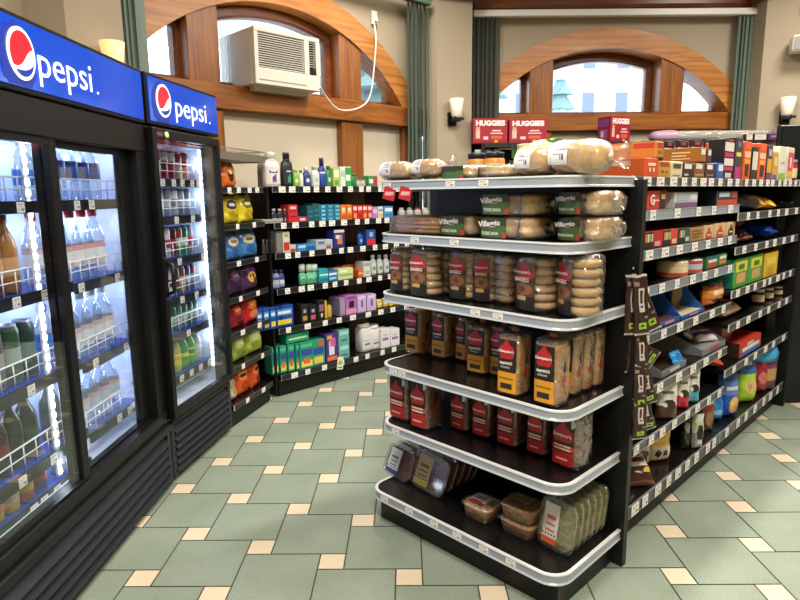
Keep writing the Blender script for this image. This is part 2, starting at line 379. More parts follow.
blinds(BB, -1.20, -1.075, 4, 'sage vertical blind drawn back above the narrow drink cooler', 'blind')
blinds(BC, -1.32, -1.07, 6, 'dark grey vertical blind beside the corner wall lamp', 'blindd', tilt=.9)
blinds(BC, 1.22, 1.42, 5, 'sage vertical blind at the right end of the facing window', 'blind')
# wall lamps
def sconce(p, nrm, z, lab, sm='shade'):
    a = math.atan2(nrm.y, nrm.x)+PI/2
    root = empty('wall_lamp', (p.x, p.y, z), a); tag(root, lab, 'lamp', 'wall lamps on the pilasters')
    m = MB(); m.box(-.045, .045, -.025, 0, -.06, .06, ch=.006); m.box(-.02, .02, -.10, -.02, -.03, .0); m.box(-.035, .035, -.135, -.065, -.03, .012, ch=.005); m.box(.03, .075, -.11, -.09, -.015, .005); m.build('bracket', 'blackp', root)
    m = MB(); m.stack([(.0, .075, .075, 0, -.10), (.02, .095, .095, 0, -.10), (.17, .135, .135, 0, -.10), (.17, .122, .122, 0, -.10), (.03, .085, .085, 0, -.10)], seg=24, cap=(True, True)); m.build('lamp_shade', sm, root)
n1 = Vector((V2.y-V1.y, -(V2.x-V1.x))).normalized()
def on(P, Q, u):  # point on segment seen at column u (floor plan)
    r = ray(u, 120); q = Vector((r.x, r.y)); d = Q-P; t = (P.x*q.y-P.y*q.x)/(d.y*q.x-d.x*q.y); return P+d*t
sconce(on(V1, V2, 451.5), n1, 2.115, 'white glass wall lamp on the pilaster between the two windows')
nR = Vector((pilR[2].y-pilR[1].y, -(pilR[2].x-pilR[1].x))).normalized()
sconce(on(pilR[1], pilR[2], 784), nR, 2.10, 'white glass wall lamp at the right under the grey speaker')
nL = Vector((pilL[2].y-pilL[1].y, -(pilL[2].x-pilL[1].x))).normalized()
sconce(on(pilL[1], pilL[2], 106), nL, 2.13, 'glowing wall lamp rising behind the wide drink cooler', 'shadelit')
p = on(pilR[1], pilR[2], 797)
root = empty('wall_speaker', (p.x, p.y, 2.72), math.atan2(nR.y, nR.x)+PI/2); tag(root, 'light grey box speaker mounted on the right pilaster', 'speaker')
MB().box(-.13, .15, -.20, -.05, -.07, .07, ch=.012).build('housing', 'white', root); MB().box(-.12, .14, -.205, -.199, -.055, .055).build('grille', 'grey', root); MB().box(-.03, .03, -.05, 0, -.03, .03).build('bracket', 'blackp', root)
p = on(pilR[1], pilR[2], 803)
o = MB().box(-.10, .10, -.05, 0, -.06, .06, ch=.01).build('wall_unit', 'white', None, (p.x, p.y, 3.06), math.atan2(nR.y, nR.x)+PI/2); tag(o, 'small white plastic unit below the crown moulding at far right', 'wall unit')
# window air conditioner
ac = empty('air_conditioner', BB.at(-.10, 0, 2.197), BB.a); tag(ac, 'aged white window air conditioner sitting on the wooden beam', 'air conditioner')
w, h, d0_, d1_ = .278, .375, -.22, .25
m = MB(); m.box(-w, w, d0_+.05, d1_, 0, h, ch=.006); m.box(-w+.05, w-.05, d0_+.10, d1_, -.03, 0)
m.build('case', 'ac', ac)
m = MB(); f0, f1 = d0_, d0_+.05
m.box(-w, w, f0, f1, h-.03, h, ch=.004); m.box(-w, w, f0, f1, 0, .11, ch=.004); m.box(-w, -w+.03, f0, f1, .11, h-.03); m.box(w-.035, w, f0, f1, .11, h-.03); m.box(.14, .18, f0, f1, .11, h-.03)
m.build('front_cover', 'ac', ac)
MB().box(-w+.02, w-.02, f0+.035, f0+.045, .10, h-.02).build('grille_back', 'blackp', ac)
m = MB()
for k in range(15): z = .118+k*.0152; m.poly([(-w+.03, f0+.002, z), (.14, f0+.002, z), (.14, f0+.02, z+.010), (-w+.03, f0+.02, z+.010)]); m.poly([(-w+.03, f0+.002, z-.003), (.14, f0+.002, z-.003), (.14, f0+.002, z), (-w+.03, f0+.002, z)])
m.build('intake_louvers', 'ac', ac)
m = MB()
for k in range(11): z = .165+k*.0165; m.poly([(.18, f0+.002, z), (w-.035, f0+.002, z), (w-.035, f0+.02, z+.009), (.18, f0+.02, z+.009)])
m.build('outlet_louvers', 'ac', ac)
MB().box(.185, w-.04, f0-.001, f0+.02, .118, .15).build('control_panel', 'blackp', ac)
MB().box(-w+.03, .15, f0-.002, f0, .028, .034).build('seam', 'grey', ac)
for s0, s1 in ((-.37, -.28), (.28, .56)):
    m = MB()
    for k in range(9):
        a = s0+(s1-s0)*k/9; b = s0+(s1-s0)*(k+1)/9; y0, y1 = (.10, .07) if k % 2 == 0 else (.07, .10); m.poly([(a, y0, 0), (b, y1, 0), (b, y1, .42), (a, y0, .42)])
    m.build('side_curtain', 'tub', ac)
# outlet and hanging cord
x, z = BB.hit(374, 18, -.01)
o = empty('power_outlet', BB.at(x, 0, z), BB.a); tag(o, 'small cream outlet box above the arch with a cord plugged in', 'outlet')
MB().box(-.03, .03, -.022, 0, -.055, .055, ch=.004).build('cover', 'ac', o); MB().box(-.012, .012, -.045, -.02, -.03, .0).build('plug', 'cord', o)
pts = []
for (u, v, y) in ((374, 22, -.05), (376, 40, -.09), (374, 68, -.10), (371, 92, -.10), (365, 104, -.10), (352, 110, -.10), (338, 109, -.12), (327, 98, -.15), (320, 87, -.24)):
    x, z = BB.hit(u, v, y); pts.append(Vector(BB.at(x, y, z)))
sm = []
for i in range(len(pts)-1):
    p0, p1, p2, p3 = pts[max(i-1, 0)], pts[i], pts[i+1], pts[min(i+2, len(pts)-1)]
    for k in range(5):
        t = k/5; sm.append(.5*((2*p1)+(p2-p0)*t+(2*p0-5*p1+4*p2-p3)*t*t+(3*p1-p0-3*p2+p3)*t**3))
o = MB().tube(sm+[pts[-1]], .006, 8).build('power_cable', 'cord'); tag(o, 'cream cable looping from the outlet down to the air conditioner', 'cable')
# outside: snow, hotel, firs, neighbouring siding
g = MB(); g.poly([(-60, 6.8, .2), (60, 6.8, .2), (60, 90, .2), (-60, 90, .2)]); g.poly([(-60, -20, .1), (-4.2, -20, .1), (-4.2, 90, .1), (-60, 90, .1)]); struct(g.build('ground', 'snow'))
def facade(name, lab, F, x0, x1, y0, depth, z1, cols, rows, zw0, mat='stone', ww=.5, st=2.6):
    r = empty(name, F.at((x0+x1)/2, y0, .2), F.a); tag(r, lab, 'building'); w = (x1-x0)/2
    m = MB(); m.box(-w, w, 0, depth, 0, z1); m.build('facade', mat, r)
    m = MB(); m.prism([(-w-.4, z1), (w+.4, z1), (w-1, z1+3), (-w+1, z1+3)], -.4, depth+.4); m.build('snowy_roof', 'snow', r)
    for i in range(cols):
        for j in range(rows):
            x = -w+(i+.5)*2*w/cols; z = zw0+j*st
            if z+ww*3.2 < z1: f = MB().box(x-ww, x+ww, -.06, 0, z, z+ww*3.2).build('window', 'snow', r); MB().box(x-ww*.8, x+ww*.8, -.08, -.05, z+.1, z+ww*3.2-.1).build('pane', 'winglass', f)
    return r
facade('hotel', 'pale stone building with rows of windows beyond the facing window', BC, -4.5, 9, 22, 8, 13, 9, 6, .8, ww=.34, st=1.9)
facade('neighbour_building', 'pale sided building seen beyond the air conditioner window', BB, -16, 3, 10, 5, 9, 8, 3, 1.2, 'siding')
def fir(F, x, y, h, lab):
    r = empty('fir_tree', F.at(x, y, .2), R_.uniform(0, 6)); tag(r, lab, 'tree', 'snowy firs outside')
    MB().stack([(0, .3, .3), (h*.5, .2, .2)], seg=8).build('trunk', 'woodr', r)
    m = MB()
    for k in range(11):
        z = h*(.10+.08*k); w = h*.42*(1-k/11.5)
        m.stack([(z, w, w), (z+h*.035, w*.62, w*.62), (z+h*.12, w*.12, w*.12)], seg=15, jit=.25, smooth=False, mi=k % 3 == 0)
    m.build('crown', ['fir', 'snow'], r)
for x, y, h, l in ((-2.4, 9.5, 7.5, 'tall snowy fir at the left of the facing window'), (.9, 13, 6.2, 'snowy fir in front of the stone building, right of centre'), (-5.0, 8, 6.5, 'snowy fir outside the small left pane'), (3.6, 15, 6, 'snowy fir outside the small right pane')): fir(BC, x, y, h, l)
# ---------------------------------------------------------------- drink coolers
def header(parent, W, z0, z1, gx, gz, gw, gh, tx, tz, ts):
    m = MB(); m.box(0, W, -.02, .30, z0, z1, ch=.004)
    hb = m.build('header', 'blackp', parent)
    MB().box(.018, W-.018, -.026, -.018, z0+.016, z1-.016).build('sign_face', 'sign', hb)
    m = MB()   # darker crown-cap shape behind the globe
    pts = []
    for k in range(48):
        a = 2*PI*k/48; r = 1.28+(.09 if k % 4 < 2 else 0); pts.append((gx-gw*.12+gw/2*r*math.cos(a), gz-gh*.10+gh/2*r*math.sin(a)))
    zlo, zhi = z0+.018, z1-.018
    pts = [(min(max(p[0], .02), W-.02), min(max(p[1], zlo), zhi)) for p in pts]
    m.prism(pts, -.0275, -.025); m.build('cap_silhouette', 'signd', hb)
    E = lambda a, k=1.: (gx+gw/2*k*math.cos(a), gz+gh/2*k*math.sin(a))
    MB().prism([E(2*PI*k/48) for k in range(48)], -.031, -.027).build('globe', 'signw', hb)
    k = .86; P = lambda a, b: (gx+gw/2*k*a, gz+gh/2*k*b)
    A = lambda d0, d1, n=20: [P(math.cos(math.radians(d0+(d1-d0)*i/n)), math.sin(math.radians(d0+(d1-d0)*i/n))) for i in range(n+1)]
    MB().prism(A(18, 214)+[P(-.62, -.60), P(-.35, -.56), P(-.08, -.42), P(.18, -.20), P(.42, .04), P(.68, .22)], -.033, -.030).build('globe_red', 'signr', hb)
    MB().prism(A(228, 338, 16)+[P(.72, -.50), P(.45, -.62), P(.15, -.70), P(-.15, -.73), P(-.42, -.74)], -.033, -.030).build('globe_blue', 'signd', hb)
    text('pepsi', ts, hb, 'signw', (tx, -.029, tz), bold=-ts*.004, squash=1.16)
    text('®', ts*.10, hb, 'signw', (tx+ts*1.42, -.029, tz-ts*.28))
def grille(parent, W, z0, z1, n, y=-.02, name='kick_grille'):
    m = MB(); m.box(0, .035, y, .06, z0, z1, ch=.004); m.box(W-.035, W, y, .06, z0, z1, ch=.004); m.box(0, W, y, .06, z1-.02, z1, ch=.004); m.box(0, W, y+.01, .06, z0, z0+.02)
    m.box(.03, W-.03, .045, .055, z0, z1)
    hh = (z1-z0-.05)/n
    for k in range(n):
        z = z0+.025+k*hh
        m.poly([(.03, y-.012, z), (W-.03, y-.012, z), (W-.03, y+.03, z+hh*1.05), (.03, y+.03, z+hh*1.05)]); m.poly([(.03, y+.03, z), (W-.03, y+.03, z), (W-.03, y-.012, z), (.03, y-.012, z)])
    return m.build(name, 'kick', parent)
def cabinet(parent, W, D, z0, zt):
    m = MB()
    m.box(0, .035, 0, D, 0.02, zt); m.box(W-.035, W, 0, D, .02, zt); m.box(.035, W-.035, D-.04, D, .02, zt); m.box(.035, W-.035, 0, D-.04, zt-.06, zt); m.box(.035, W-.035, .06, D-.04, .05, z0)
    m.build('cabinet', 'black', parent)
    m = MB(); e = .003; x0, x1 = .035+e, W-.035-e
    m.poly([(x0, D-.05, z0), (x1, D-.05, z0), (x1, D-.05, zt-.065), (x0, D-.05, zt-.065)]); m.poly([(x0, .06, z0+e), (x1, .06, z0+e), (x1, D-.05, z0+e), (x0, D-.05, z0+e)])
    m.poly([(x0, .06, z0), (x0, D-.05, z0), (x0, D-.05, zt-.065), (x0, .06, zt-.065)]); m.poly([(x1, .06, z0), (x1, .06, zt-.065), (x1, D-.05, zt-.065), (x1, D-.05, z0)])
    m.poly([(x0, .06, zt-.066), (x0, D-.05, zt-.066), (x1, D-.05, zt-.066), (x1, .06, zt-.066)])
    m.build('liner', 'liner', parent)
tagmesh = None
def ptag(parent, x, y, z, w=.05, h=.034, rot=0, kind=0):
    global tagmesh
    if tagmesh is None:
        m = MB(); m.box(-.5, .5, -.0012, 0, -.5, .5, 'efece6'); 
        for (a, b, c, d, cc) in ((-.36, .30, .22, .32, 'a8a49c'), (-.36, .1, .05, .12, 'b8b4ac'), (.0, .38, -.32, -.10, '8a8680'), (-.38, -.16, -.36, -.12, 'cfcac2')): m.poly([(a, -.0016, c), (b, -.0016, c), (b, -.0016, d), (a, -.0016, d)], cc)
        tagmesh = m.data('price_tag', 'paper')
    o = bpy.data.objects.new('price_tag', tagmesh); C.objects.link(o); o.parent = parent; o.location = (x, y, z); o.scale = (w, 1, h); o.rotation_euler = (0, 0, rot)
    return o
def cooler_shelf(parent, x0, x1, z, tags, y0=.10, D=.6, wire=True, blue=True):
    m = MB(); m.box(x0, x1, y0, D, z-.012, z); s = m.build('shelf', 'bluebase' if blue else 'dark', parent)
    MB().box(x0, x1, y0-.012, y0, z-.038, z+.004).build('price_rail', 'dark', s)
    for t in tags: ptag(s, t, y0-.0125, z-.017, .042, .036)
    if wire:
        m = MB(); zz = z+.085
        m.tube([(x0+.02, y0+.015, zz), (x1-.02, y0+.015, zz)], .0035); m.tube([(x0+.02, y0+.015, z+.045), (x1-.02, y0+.015, z+.045)], .0025)
        n = max(3, int((x1-x0)/.07))
        for k in range(n+1): x = x0+.02+(x1-x0-.04)*k/n; m.tube([(x, y0+.015, z), (x, y0+.015, zz)], .0025)
        m.build('wire_front', 'wire', s)
    return s
def led(parent, x, y, z0, z1, n, yaw=0):
    s = MB().box(x-.012, x+.012, y, y+.008, z0, z1).build('led_strip', 'white', parent)
    m = MB()
    for k in range(n): z = z0+(z1-z0)*(k+.5)/n; m.stack([(z-.011, .013, .012, x, y-.001), (z-.006, .02, .016, x, y-.001), (z+.006, .02, .016, x, y-.001), (z+.011, .013, .012, x, y-.001)], seg=8)
    m.build('diodes', 'led', s)
# wide cooler with sliding doors
W_ = 1.37; cl = empty('drink_cooler', CL.at(0, 0, 0), CL.a); tag(cl, 'wide black drink cooler with two sliding glass doors, nearest the camera', 'cooler', 'drink coolers')
cabinet(cl, W_, .76, .37, 1.76)
header(cl, W_, 1.765, 2.0, .492, 1.880, .135, .158, .742, 1.874, .146)
m = MB(); m.box(0, W_, -.012, .06, 1.64, 1.762, ch=.004); m.box(1.285, W_, -.006, .06, .37, 1.65); m.box(0, .06, -.006, .06, .37, 1.65); m.box(0, W_, -.012, .07, .325, .385, ch=.004)
m.build('face_frame', 'blackp', cl)
def slide(parent, x0, x1, y, sl, sr, z0=.375, z1=1.655):
    m = MB(); m.box(x0, x0+sl, y, y+.028, z0, z1, ch=.003); m.box(x1-sr, x1, y, y+.028, z0, z1, ch=.003); m.box(x0+sl, x1-sr, y, y+.028, z1-.04, z1); m.box(x0+sl, x1-sr, y, y+.028, z0, z0+.02)
    d = m.build('sliding_door', 'blackp', parent); MB().box(x0+sl, x1-sr, y+.011, y+.016, z0+.02, z1-.04).build('pane', 'glass', d); return d
slide(cl, .04, .675, .0, .06, .044); slide(cl, .63, 1.30, .034, .045, .10)
for z, tg in ((1.425, (.70, .58)), (1.112, (.50, .66)), (.80, (.52, .70)), (.51, (.42, .60, .76)), (.385, (.46, .52, .60, .70))): cooler_shelf(cl, .05, .845, z, tg, wire=z > .39)
for z, tg in ((1.425, (.93, 1.04)), (1.10, (.90, 1.20)), (.775, (.95, 1.22)), (.475, (1.10, 1.2))): cooler_shelf(cl, .865, 1.325, z, tg)
MB().box(.845, .865, .12, .62, .385, 1.69).build('divider', 'liner', cl)
led(cl, .655, .105, .40, 1.66, 34); led(cl, 1.318, .10, .40, 1.66, 34)
grille(cl, W_, .02, .30, 5); m = MB(); m.box(0, W_, -.03, .06, .285, .328, ch=.006); m.build('kick_rail', 'blackp', cl)
m = MB()
for x in (.06, W_-.06): 
    for y in (.08, .68): m.stack([(0, .04, .04), (.03, .04, .04)], seg=10)
for k in range(0): pass
m = MB(); [m.stack([(0, .04, .04, x, y), (.052, .04, .04, x, y)], seg=10) for x in (.06, W_-.06) for y in (.10, .68)]; m.build('feet', 'blackp', cl)
# narrow cooler with hinged door
WR = .700; cr = empty('drink_cooler', CR.at(0, 0, 0), CR.a); tag(cr, 'narrow black drink cooler with a single hinged glass door', 'cooler', 'drink coolers')
cabinet(cr, WR, .70, .33, 1.765)
header(cr, WR+.032, 1.77, 2.0, .138, 1.888, .130, .152, .410, 1.876, .144)
d = MB(); d.box(0, .034, -.04, -.004, .335, 1.755, ch=.004); d.box(WR-.036, WR, -.04, -.004, .335, 1.755, ch=.004); d.box(.034, WR-.036, -.04, -.004, 1.712, 1.755, ch=.003); d.box(.034, WR-.036, -.04, -.004, .335, .378, ch=.003)
d = d.build('hinged_door', 'blackp', cr); MB().box(.034, WR-.036, -.026, -.021, .378, 1.712).build('pane', 'glass', d)
m = MB(); m.tube([(.012, -.04, .97), (.005, -.085, .985), (.005, -.085, 1.115), (.012, -.04, 1.13)], .010, 8); m.box(-.006, .022, -.05, -.036, .95, 1.15, ch=.004); m.build('handle', 'blackp', d)
m = MB(); m.stack([(0, .03, .03), (.006, .03, .03), (.009, .018, .018)], seg=14); m.build('lock_lamp', 'lens', d, (.115, -.041, 1.728), (PI/2, 0, 0))
m = MB(); m.box(.03, .085, -.042, -.039, 1.715, 1.74, '2a2a2c'); m.poly([(.036, -.0425, 1.722), (.079, -.0425, 1.722), (.079, -.0425, 1.733), (.036, -.0425, 1.733)], '8a3038'); m.build('badge', 'plastic', d)
RZ = ((1.525, (.16, .25, .36, .45, .56, .63)), (1.33, (.17, .36, .54)), (1.108, (.17, .36, .63)), (.90, (.17, .36, .52)), (.705, (.20, .40)), (.475, (.18, .29, .40, .51, .62)))
for z, tg in RZ: cooler_shelf(cr, .045, WR-.045, z, tg, y0=.085, wire=z > .5)
m = MB(); m.box(.06, WR-.06, .11, .55, .395, .402); [m.box(.06, WR-.06, .12+.03*k, .13+.03*k, .402, .41) for k in range(12)]; m.build('deck_grid', 'wire', cr)
led(cr, .655, .07, .42, 1.70, 36); 
grille(cr, WR, .02, .315, 6, y=-.012)
m = MB(); [m.stack([(0, .04, .04, x, y), (.052, .04, .04, x, y)], seg=10) for x in (.06, WR-.06) for y in (.10, .62)]; m.build('feet', 'blackp', cr)
# drinks
def bottle(loc, rot, h, w, cap, lab, body, name, label, group, mat='pet', lz=(.28, .55), cat='bottle'):
    r = empty(name, loc, rot); tag(r, label, cat, group)
    m = MB(); hb = h*.93
    m.stack([(0, w*.86, w*.86), (.008, w, w), (hb*.30, w, w), (hb*.33, w*.95, w*.95), (hb*.36, w, w), (hb*.62, w, w), (hb*.74, w*.86, w*.86), (hb*.86, w*.52, w*.52), (hb*.92, w*.38, w*.38), (hb, w*.37, w*.37)], seg=18, col=body or 'ffffff')
    m.build('bottle_body', mat if body is None else 'plastic', r)
    if lab:
        m = MB(); z0, z1 = hb*lz[0], hb*lz[1]; c = lab if isinstance(lab, tuple) else (lab, lab, lab)
        m.stack([(z0, w*1.02, w*1.02, 0, 0, c[0]), (z0+(z1-z0)*.3, w*1.03, w*1.03, 0, 0, c[1]), (z0+(z1-z0)*.75, w*1.03, w*1.03, 0, 0, c[2]), (z1, w*1.02, w*1.02, 0, 0, c[2])], seg=18, cap=(False, False)); m.build('bottle_label', 'plastic', r)
    m = MB(); m.stack([(hb*.965, w*.42, w*.42), (hb*.97, w*.45, w*.45), (h*.995, w*.45, w*.45), (h, w*.40, w*.40)], seg=16, col=cap); m.build('cap', 'plastic', r)
    return r
def can(loc, rot, h, w, cols, name, label, group, cat='can'):
    r = empty(name, loc, rot); tag(r, label, cat, group); c = cols
    m = MB(); m.stack([(0, w*.8, w*.8, 0, 0, 'aab0b6'), (h*.05, w, w, 0, 0, c[0]), (h*.35, w, w, 0, 0, c[1]), (h*.62, w, w, 0, 0, c[2]), (h*.90, w, w, 0, 0, c[0]), (h*.97, w*.84, w*.84, 0, 0, 'b9bfc5'), (h, w*.84, w*.84)], seg=18); m.build('can_body', 'plastic', r)
    m = MB(); m.stack([(h*.985, w*.80, w*.80), (h*.99, w*.8, w*.8)], seg=16, col='c8ccd0'); m.box(-w*.12, w*.12, -w*.25, w*.05, h*.99, h*1.0, 'd5d8dc'); m.build('can_lid', 'rail', r)
    return r
def drinks(F, y, z, xs, fn, lab, rowname):
    for k, x in enumerate(xs): fn(F.at(x, y, z+.0015), F.a+R_.uniform(-.4, .4), k, f'{lab}, {ORD[k]} {rowname}')
D2 = lambda t: 'behind the '+t
drinks(CL, .165, 1.425, (.93, 1.02, 1.11, 1.20), lambda l, r, k, s: bottle(l, r, .24, .078, 'dfe8f0', ('2a5fc0', '2f6fd8', '2450b0'), None, 'water_bottle', s, 'clear water bottles on top of the sliding cooler', lz=(.38, .7)), 'water bottle with blue label', 'on the top shelf behind the right door')
drinks(CL, .165, 1.10, (.91, 1.0, 1.09, 1.18), lambda l, r, k, s: bottle(l, r, .285, .085, 'd8202c', ('e8d8d8', 'e2e2e4', 'd9a8a8'), None, 'water_bottle', s, 'red capped water bottles', lz=(.22, .55)), 'clear bottle with red cap', 'on the second shelf behind the right door')
drinks(CL, .165, .775, (.92, 1.01, 1.10, 1.19), lambda l, r, k, s: bottle(l, r, .27, .085, 'e8ecf0', ('e4e6ea', 'd8dadf', 'c9b6b8'), None, 'water_bottle', s, 'plain water bottles', lz=(.2, .55)), 'white labelled water bottle', 'on the third shelf behind the right door')
drinks(CL, .165, .475, (.92, 1.01, 1.10, 1.19), lambda l, r, k, s: bottle(l, r, .25, .085, 'dfe6ee', ('c9d6e6', 'b8c6d8', 'c8a8ae'), None, 'water_bottle', s, 'lowest water bottles', lz=(.25, .6)), 'pale water bottle', 'on the lowest shelf behind the right door')
LD = 'behind the left door'
drinks(CL, .165, 1.425, (.38, .46, .54, .74), lambda l, r, k, s: bottle(l, r, .22, .075, '3a66b0', '4a78c8', None, 'water_bottle', s, 'blue tinted bottles'), 'bluish drink bottle', 'on the top shelf '+LD)
drinks(CL, .165, 1.112, (.34, .42, .50, .585), lambda l, r, k, s: bottle(l, r, .27, .076, '7a3020', 'caa070', ['b08a5c', '8a5a30', '7b3f22', 'a8783f'][k], 'juice_bottle', s, 'brown tea bottles', lz=(.25, .5)), 'brown iced tea bottle', 'on the second shelf '+LD)
bottle(CL.at(.745, .165, 1.1135), CL.a, .27, .08, 'd8202c', ('e8e0e0', 'dedee2', 'c8a8a8'), None, 'water_bottle', 'lone clear bottle with red cap beside the light strip behind the left sliding door', None)
drinks(CL, .165, .80, (.36, .45, .54, .625), lambda l, r, k, s: can(l, r, .21, .075, [('6d6a66', '8d8a84', '4a4846'), ('7a7672', 'a09a90', '52504c'), ('4e6a5a', '9aa8a0', '30503e'), ('3a4a48', '6e8078', '2a3a36')][k], 'tall_can', s, 'tall grey and green cans'), 'tall grey green can', 'on the third shelf '+LD)
bottle(CL.at(.75, .165, .8015), CL.a, .24, .075, '2a5fc0', '3a78d8', None, 'water_bottle', 'blue labelled bottle right of the light strip on the third shelf behind left door', None)
drinks(CL, .165, .51, (.34, .42, .50, .585, .73), lambda l, r, k, s: bottle(l, r, .25, .074, '1a1a1a', [None, '7a2a20', None, '1e4a2c', '44505c'][k], ['26201e', '2a1c18', '1c2420', '20241f', '39424c'][k], 'soda_bottle', s, 'dark soda bottles', lz=(.3, .5)), 'dark soda bottle', 'on the fourth shelf '+LD)
drinks(CL, .15, .385, (.34, .42, .50, .58, .73), lambda l, r, k, s: can(l, r, .105, .072, [('c8a83c', 'c04038', 'd8c8a0'), ('d0b040', 'd8d0c0', 'a83030'), ('b83a30', 'd8b850', 'e0d8c8'), ('3a4a90', 'b05060', 'd8d8d8'), ('8090a8', 'b0b8c4', '8090a8')][k], 'drink_can', s, 'short colourful cans'), 'short yellow and red can', 'on the lowest shelf '+LD)
HD = 'of narrow cooler'
xs6 = tuple(.225+.072*k for k in range(6)); xs7 = tuple(.215+.0625*k for k in range(7))
cols = lambda L: L
drinks(CR, .14, 1.525, xs6, lambda l, r, k, s: can(l, r, .155, .066, [('b08060', 'e0d8cc', 'a06a40'), ('8a1822', 'c8c0c0', 'a01c28'), ('b01c26', '8c1018', 'c8ccd0'), ('9c1420', 'c02030', 'e0d8d8'), ('c4b49a', 'd8cdb8', 'a01c26'), ('8a1420', 'c02434', '701018')][k], 'drink_can', s, 'cans on the first shelf'), 'red soda can', 'on the top shelf '+HD)
drinks(CR, .14, 1.33, xs6, lambda l, r, k, s: can(l, r, .15, .066, [('9aa4b0', 'c4ccd6', '6a7686'), ('a8b4c2', 'd8dee6', '8090a4'), ('8e98a4', 'd0d4da', '70788a'), ('b4bcc8', '8890a0', 'd8dce2'), ('7a7e92', 'c8c8d8', '9a98b0'), ('8a94a4', 'd0d8e0', '687484')][k], 'drink_can', s, 'cans on the second shelf'), 'silver soda can', 'on the second shelf '+HD)
drinks(CR, .14, 1.108, xs7, lambda l, r, k, s: can(l, r, .165, .06, [('5a3a7c', 'b8b0c8', '9a3048'), ('8a5a98', 'd0c8d8', 'b03a50'), ('c0b8c8', '9a4a60', 'd8d0d8'), ('5e1a2a', 'a02a3c', '401018'), ('2e7a40', 'c0d0c0', 'a02838'), ('3a8a4a', 'd8e0d0', '28603a'), ('8a8f96', 'b04050', '707680')][k], 'drink_can', s, 'cans on the third shelf'), 'purple and green slim can', 'on the third shelf '+HD)
drinks(CR, .14, .90, xs7, lambda l, r, k, s: can(l, r, .155, .06, [('4a1626', '7c2034', 'c8b8bc'), ('5a1a2e', 'a83c50', '3c1020'), ('b8b4b8', '7a3048', 'd0ccd0'), ('2a6a3a', '8a2030', '1e5030'), ('c09a50', 'd8c8a0', 'a04030'), ('4a5a90', 'c0c8d8', '3a4a80'), ('6a6e78', 'a0a8b0', '8a3040')][k], 'drink_can', s, 'cans on the fourth shelf'), 'dark red slim can', 'on the fourth shelf '+HD)
drinks(CR, .14, .705, xs7, lambda l, r, k, s: can(l, r, .14, .06, [('3a5a60', '8ab0b0', '2a4a50'), ('4a8a90', 'c0d8d8', '3a7078'), ('5a8a6a', 'c8d8cc', '3a6a50'), ('8a9aa0', 'd0d8dc', '5a8a80'), ('6a9a7a', 'c8d8c8', '4a7a5a'), ('4a7a6a', 'a0c0b0', '3a6a58'), ('7a8a90', 'c0c8cc', '6a7a80')][k], 'drink_can', s, 'cans on the fifth shelf'), 'teal and silver slim can', 'on the fifth shelf '+HD)
drinks(CR, .14, .475, (.19, .27, .35, .43, .51, .59), lambda l, r, k, s: bottle(l, r, .205, .07, ['1c1c20', '1c1c20', 'd8c838', '3aa03a', '3aa03a', 'c8d0d8'][k], [('b02030', 'd0d4dc', '20408a'), ('b02030', 'd8d8e0', '20408a'), ('d8c838', 'c8b020', 'e0d870'), ('2a8a3a', 'c8d848', '2a8a3a'), ('8ab83a', '2a8a3a', 'c0d060'), 'c0c8d0'][k], ['241814', '241814', 'a8b048', '3f8f3c', '4a9a44', 'a0aab0'][k], 'soda_bottle', s, 'soda bottles in the narrow cooler', lz=(.28, .55)), 'small soda bottle', 'on the bottom shelf '+HD)
# ---------------------------------------------------------------- shelving
def pegboard(parent, x0, x1, y, z0, z1, name='back_panel', side=-1, pitch=.0254*2):
    m = MB(); m.box(x0, x1, y, y+.02, z0, z1, mi=0)
    nx = int((x1-x0)/pitch); nz = int((z1-z0)/pitch)
    for i in range(nx):
        for j in range(nz):
            x = x0+.03+i*pitch; z = z0+.03+j*pitch
            if x < x1-.01 and z < z1-.01: m.poly([(x-.004, y-.0006, z-.004), (x+.004, y-.0006, z-.004), (x+.004, y-.0006, z+.004), (x-.004, y-.0006, z+.004)], mi=1)
    return m.build(name, ['black', 'blackp'], parent)
# ---- bakery end unit with rounded silver lips
ECW, ECD = .885, .40
ec = empty('endcap_shelving', EC.at(0, 0, 0), EC.a); tag(ec, 'black end unit of six shelves with rounded silver lips, stocked with bread', 'shelving')
def rpath(x0, x1, y0, y1, r, n=6):
    p = [(x0, y1)]
    for k in range(n+1): a = PI+PI/2*k/n; p.append((x0+r+r*math.cos(a), y0+r+r*math.sin(a)))
    for k in range(n+1): a = 1.5*PI+PI/2*k/n; p.append((x1-r+r*math.cos(a), y0+r+r*math.sin(a)))
    return p+[(x1, y1)]
EZ = [.150, .460, .722, 1.030, 1.277, 1.487]
def silver_shelf(parent, x0, x1, y0, y1, z, hl, tags):
    p = rpath(x0, x1, y0, y1, .07); zt, zb = z+.003, z+.003-hl
    m = MB(); n = len(p); i = len(m.v)
    m.v += [(q[0], q[1], z) for q in p]+[(q[0], q[1], z-.02) for q in p]
    m.face(range(i, i+n), 'ffffff'); m.face([i+2*n-1-k for k in range(n)], 'ffffff')
    s = m.build('shelf', 'shelf', parent)
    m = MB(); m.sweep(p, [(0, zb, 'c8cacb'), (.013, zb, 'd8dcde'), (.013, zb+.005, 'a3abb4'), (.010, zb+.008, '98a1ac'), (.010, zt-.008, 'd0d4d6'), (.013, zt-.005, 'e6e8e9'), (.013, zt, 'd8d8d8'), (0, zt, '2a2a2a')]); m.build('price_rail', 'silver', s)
    for x in tags:
        ptag(s, x, y0-.011, (zt+zb)/2, .042, hl*.55)
    return s
for i, z in enumerate(EZ):
    tg = [(.06, .21, .35, .47, .60, .72), (.10,), (.09, .14), (.52, .62), (.22, .42), (.07, .40, .55)][i]
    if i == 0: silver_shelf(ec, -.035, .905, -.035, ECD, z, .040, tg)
    else: silver_shelf(ec, 0, ECW, 0, ECD, z, .036, tg)
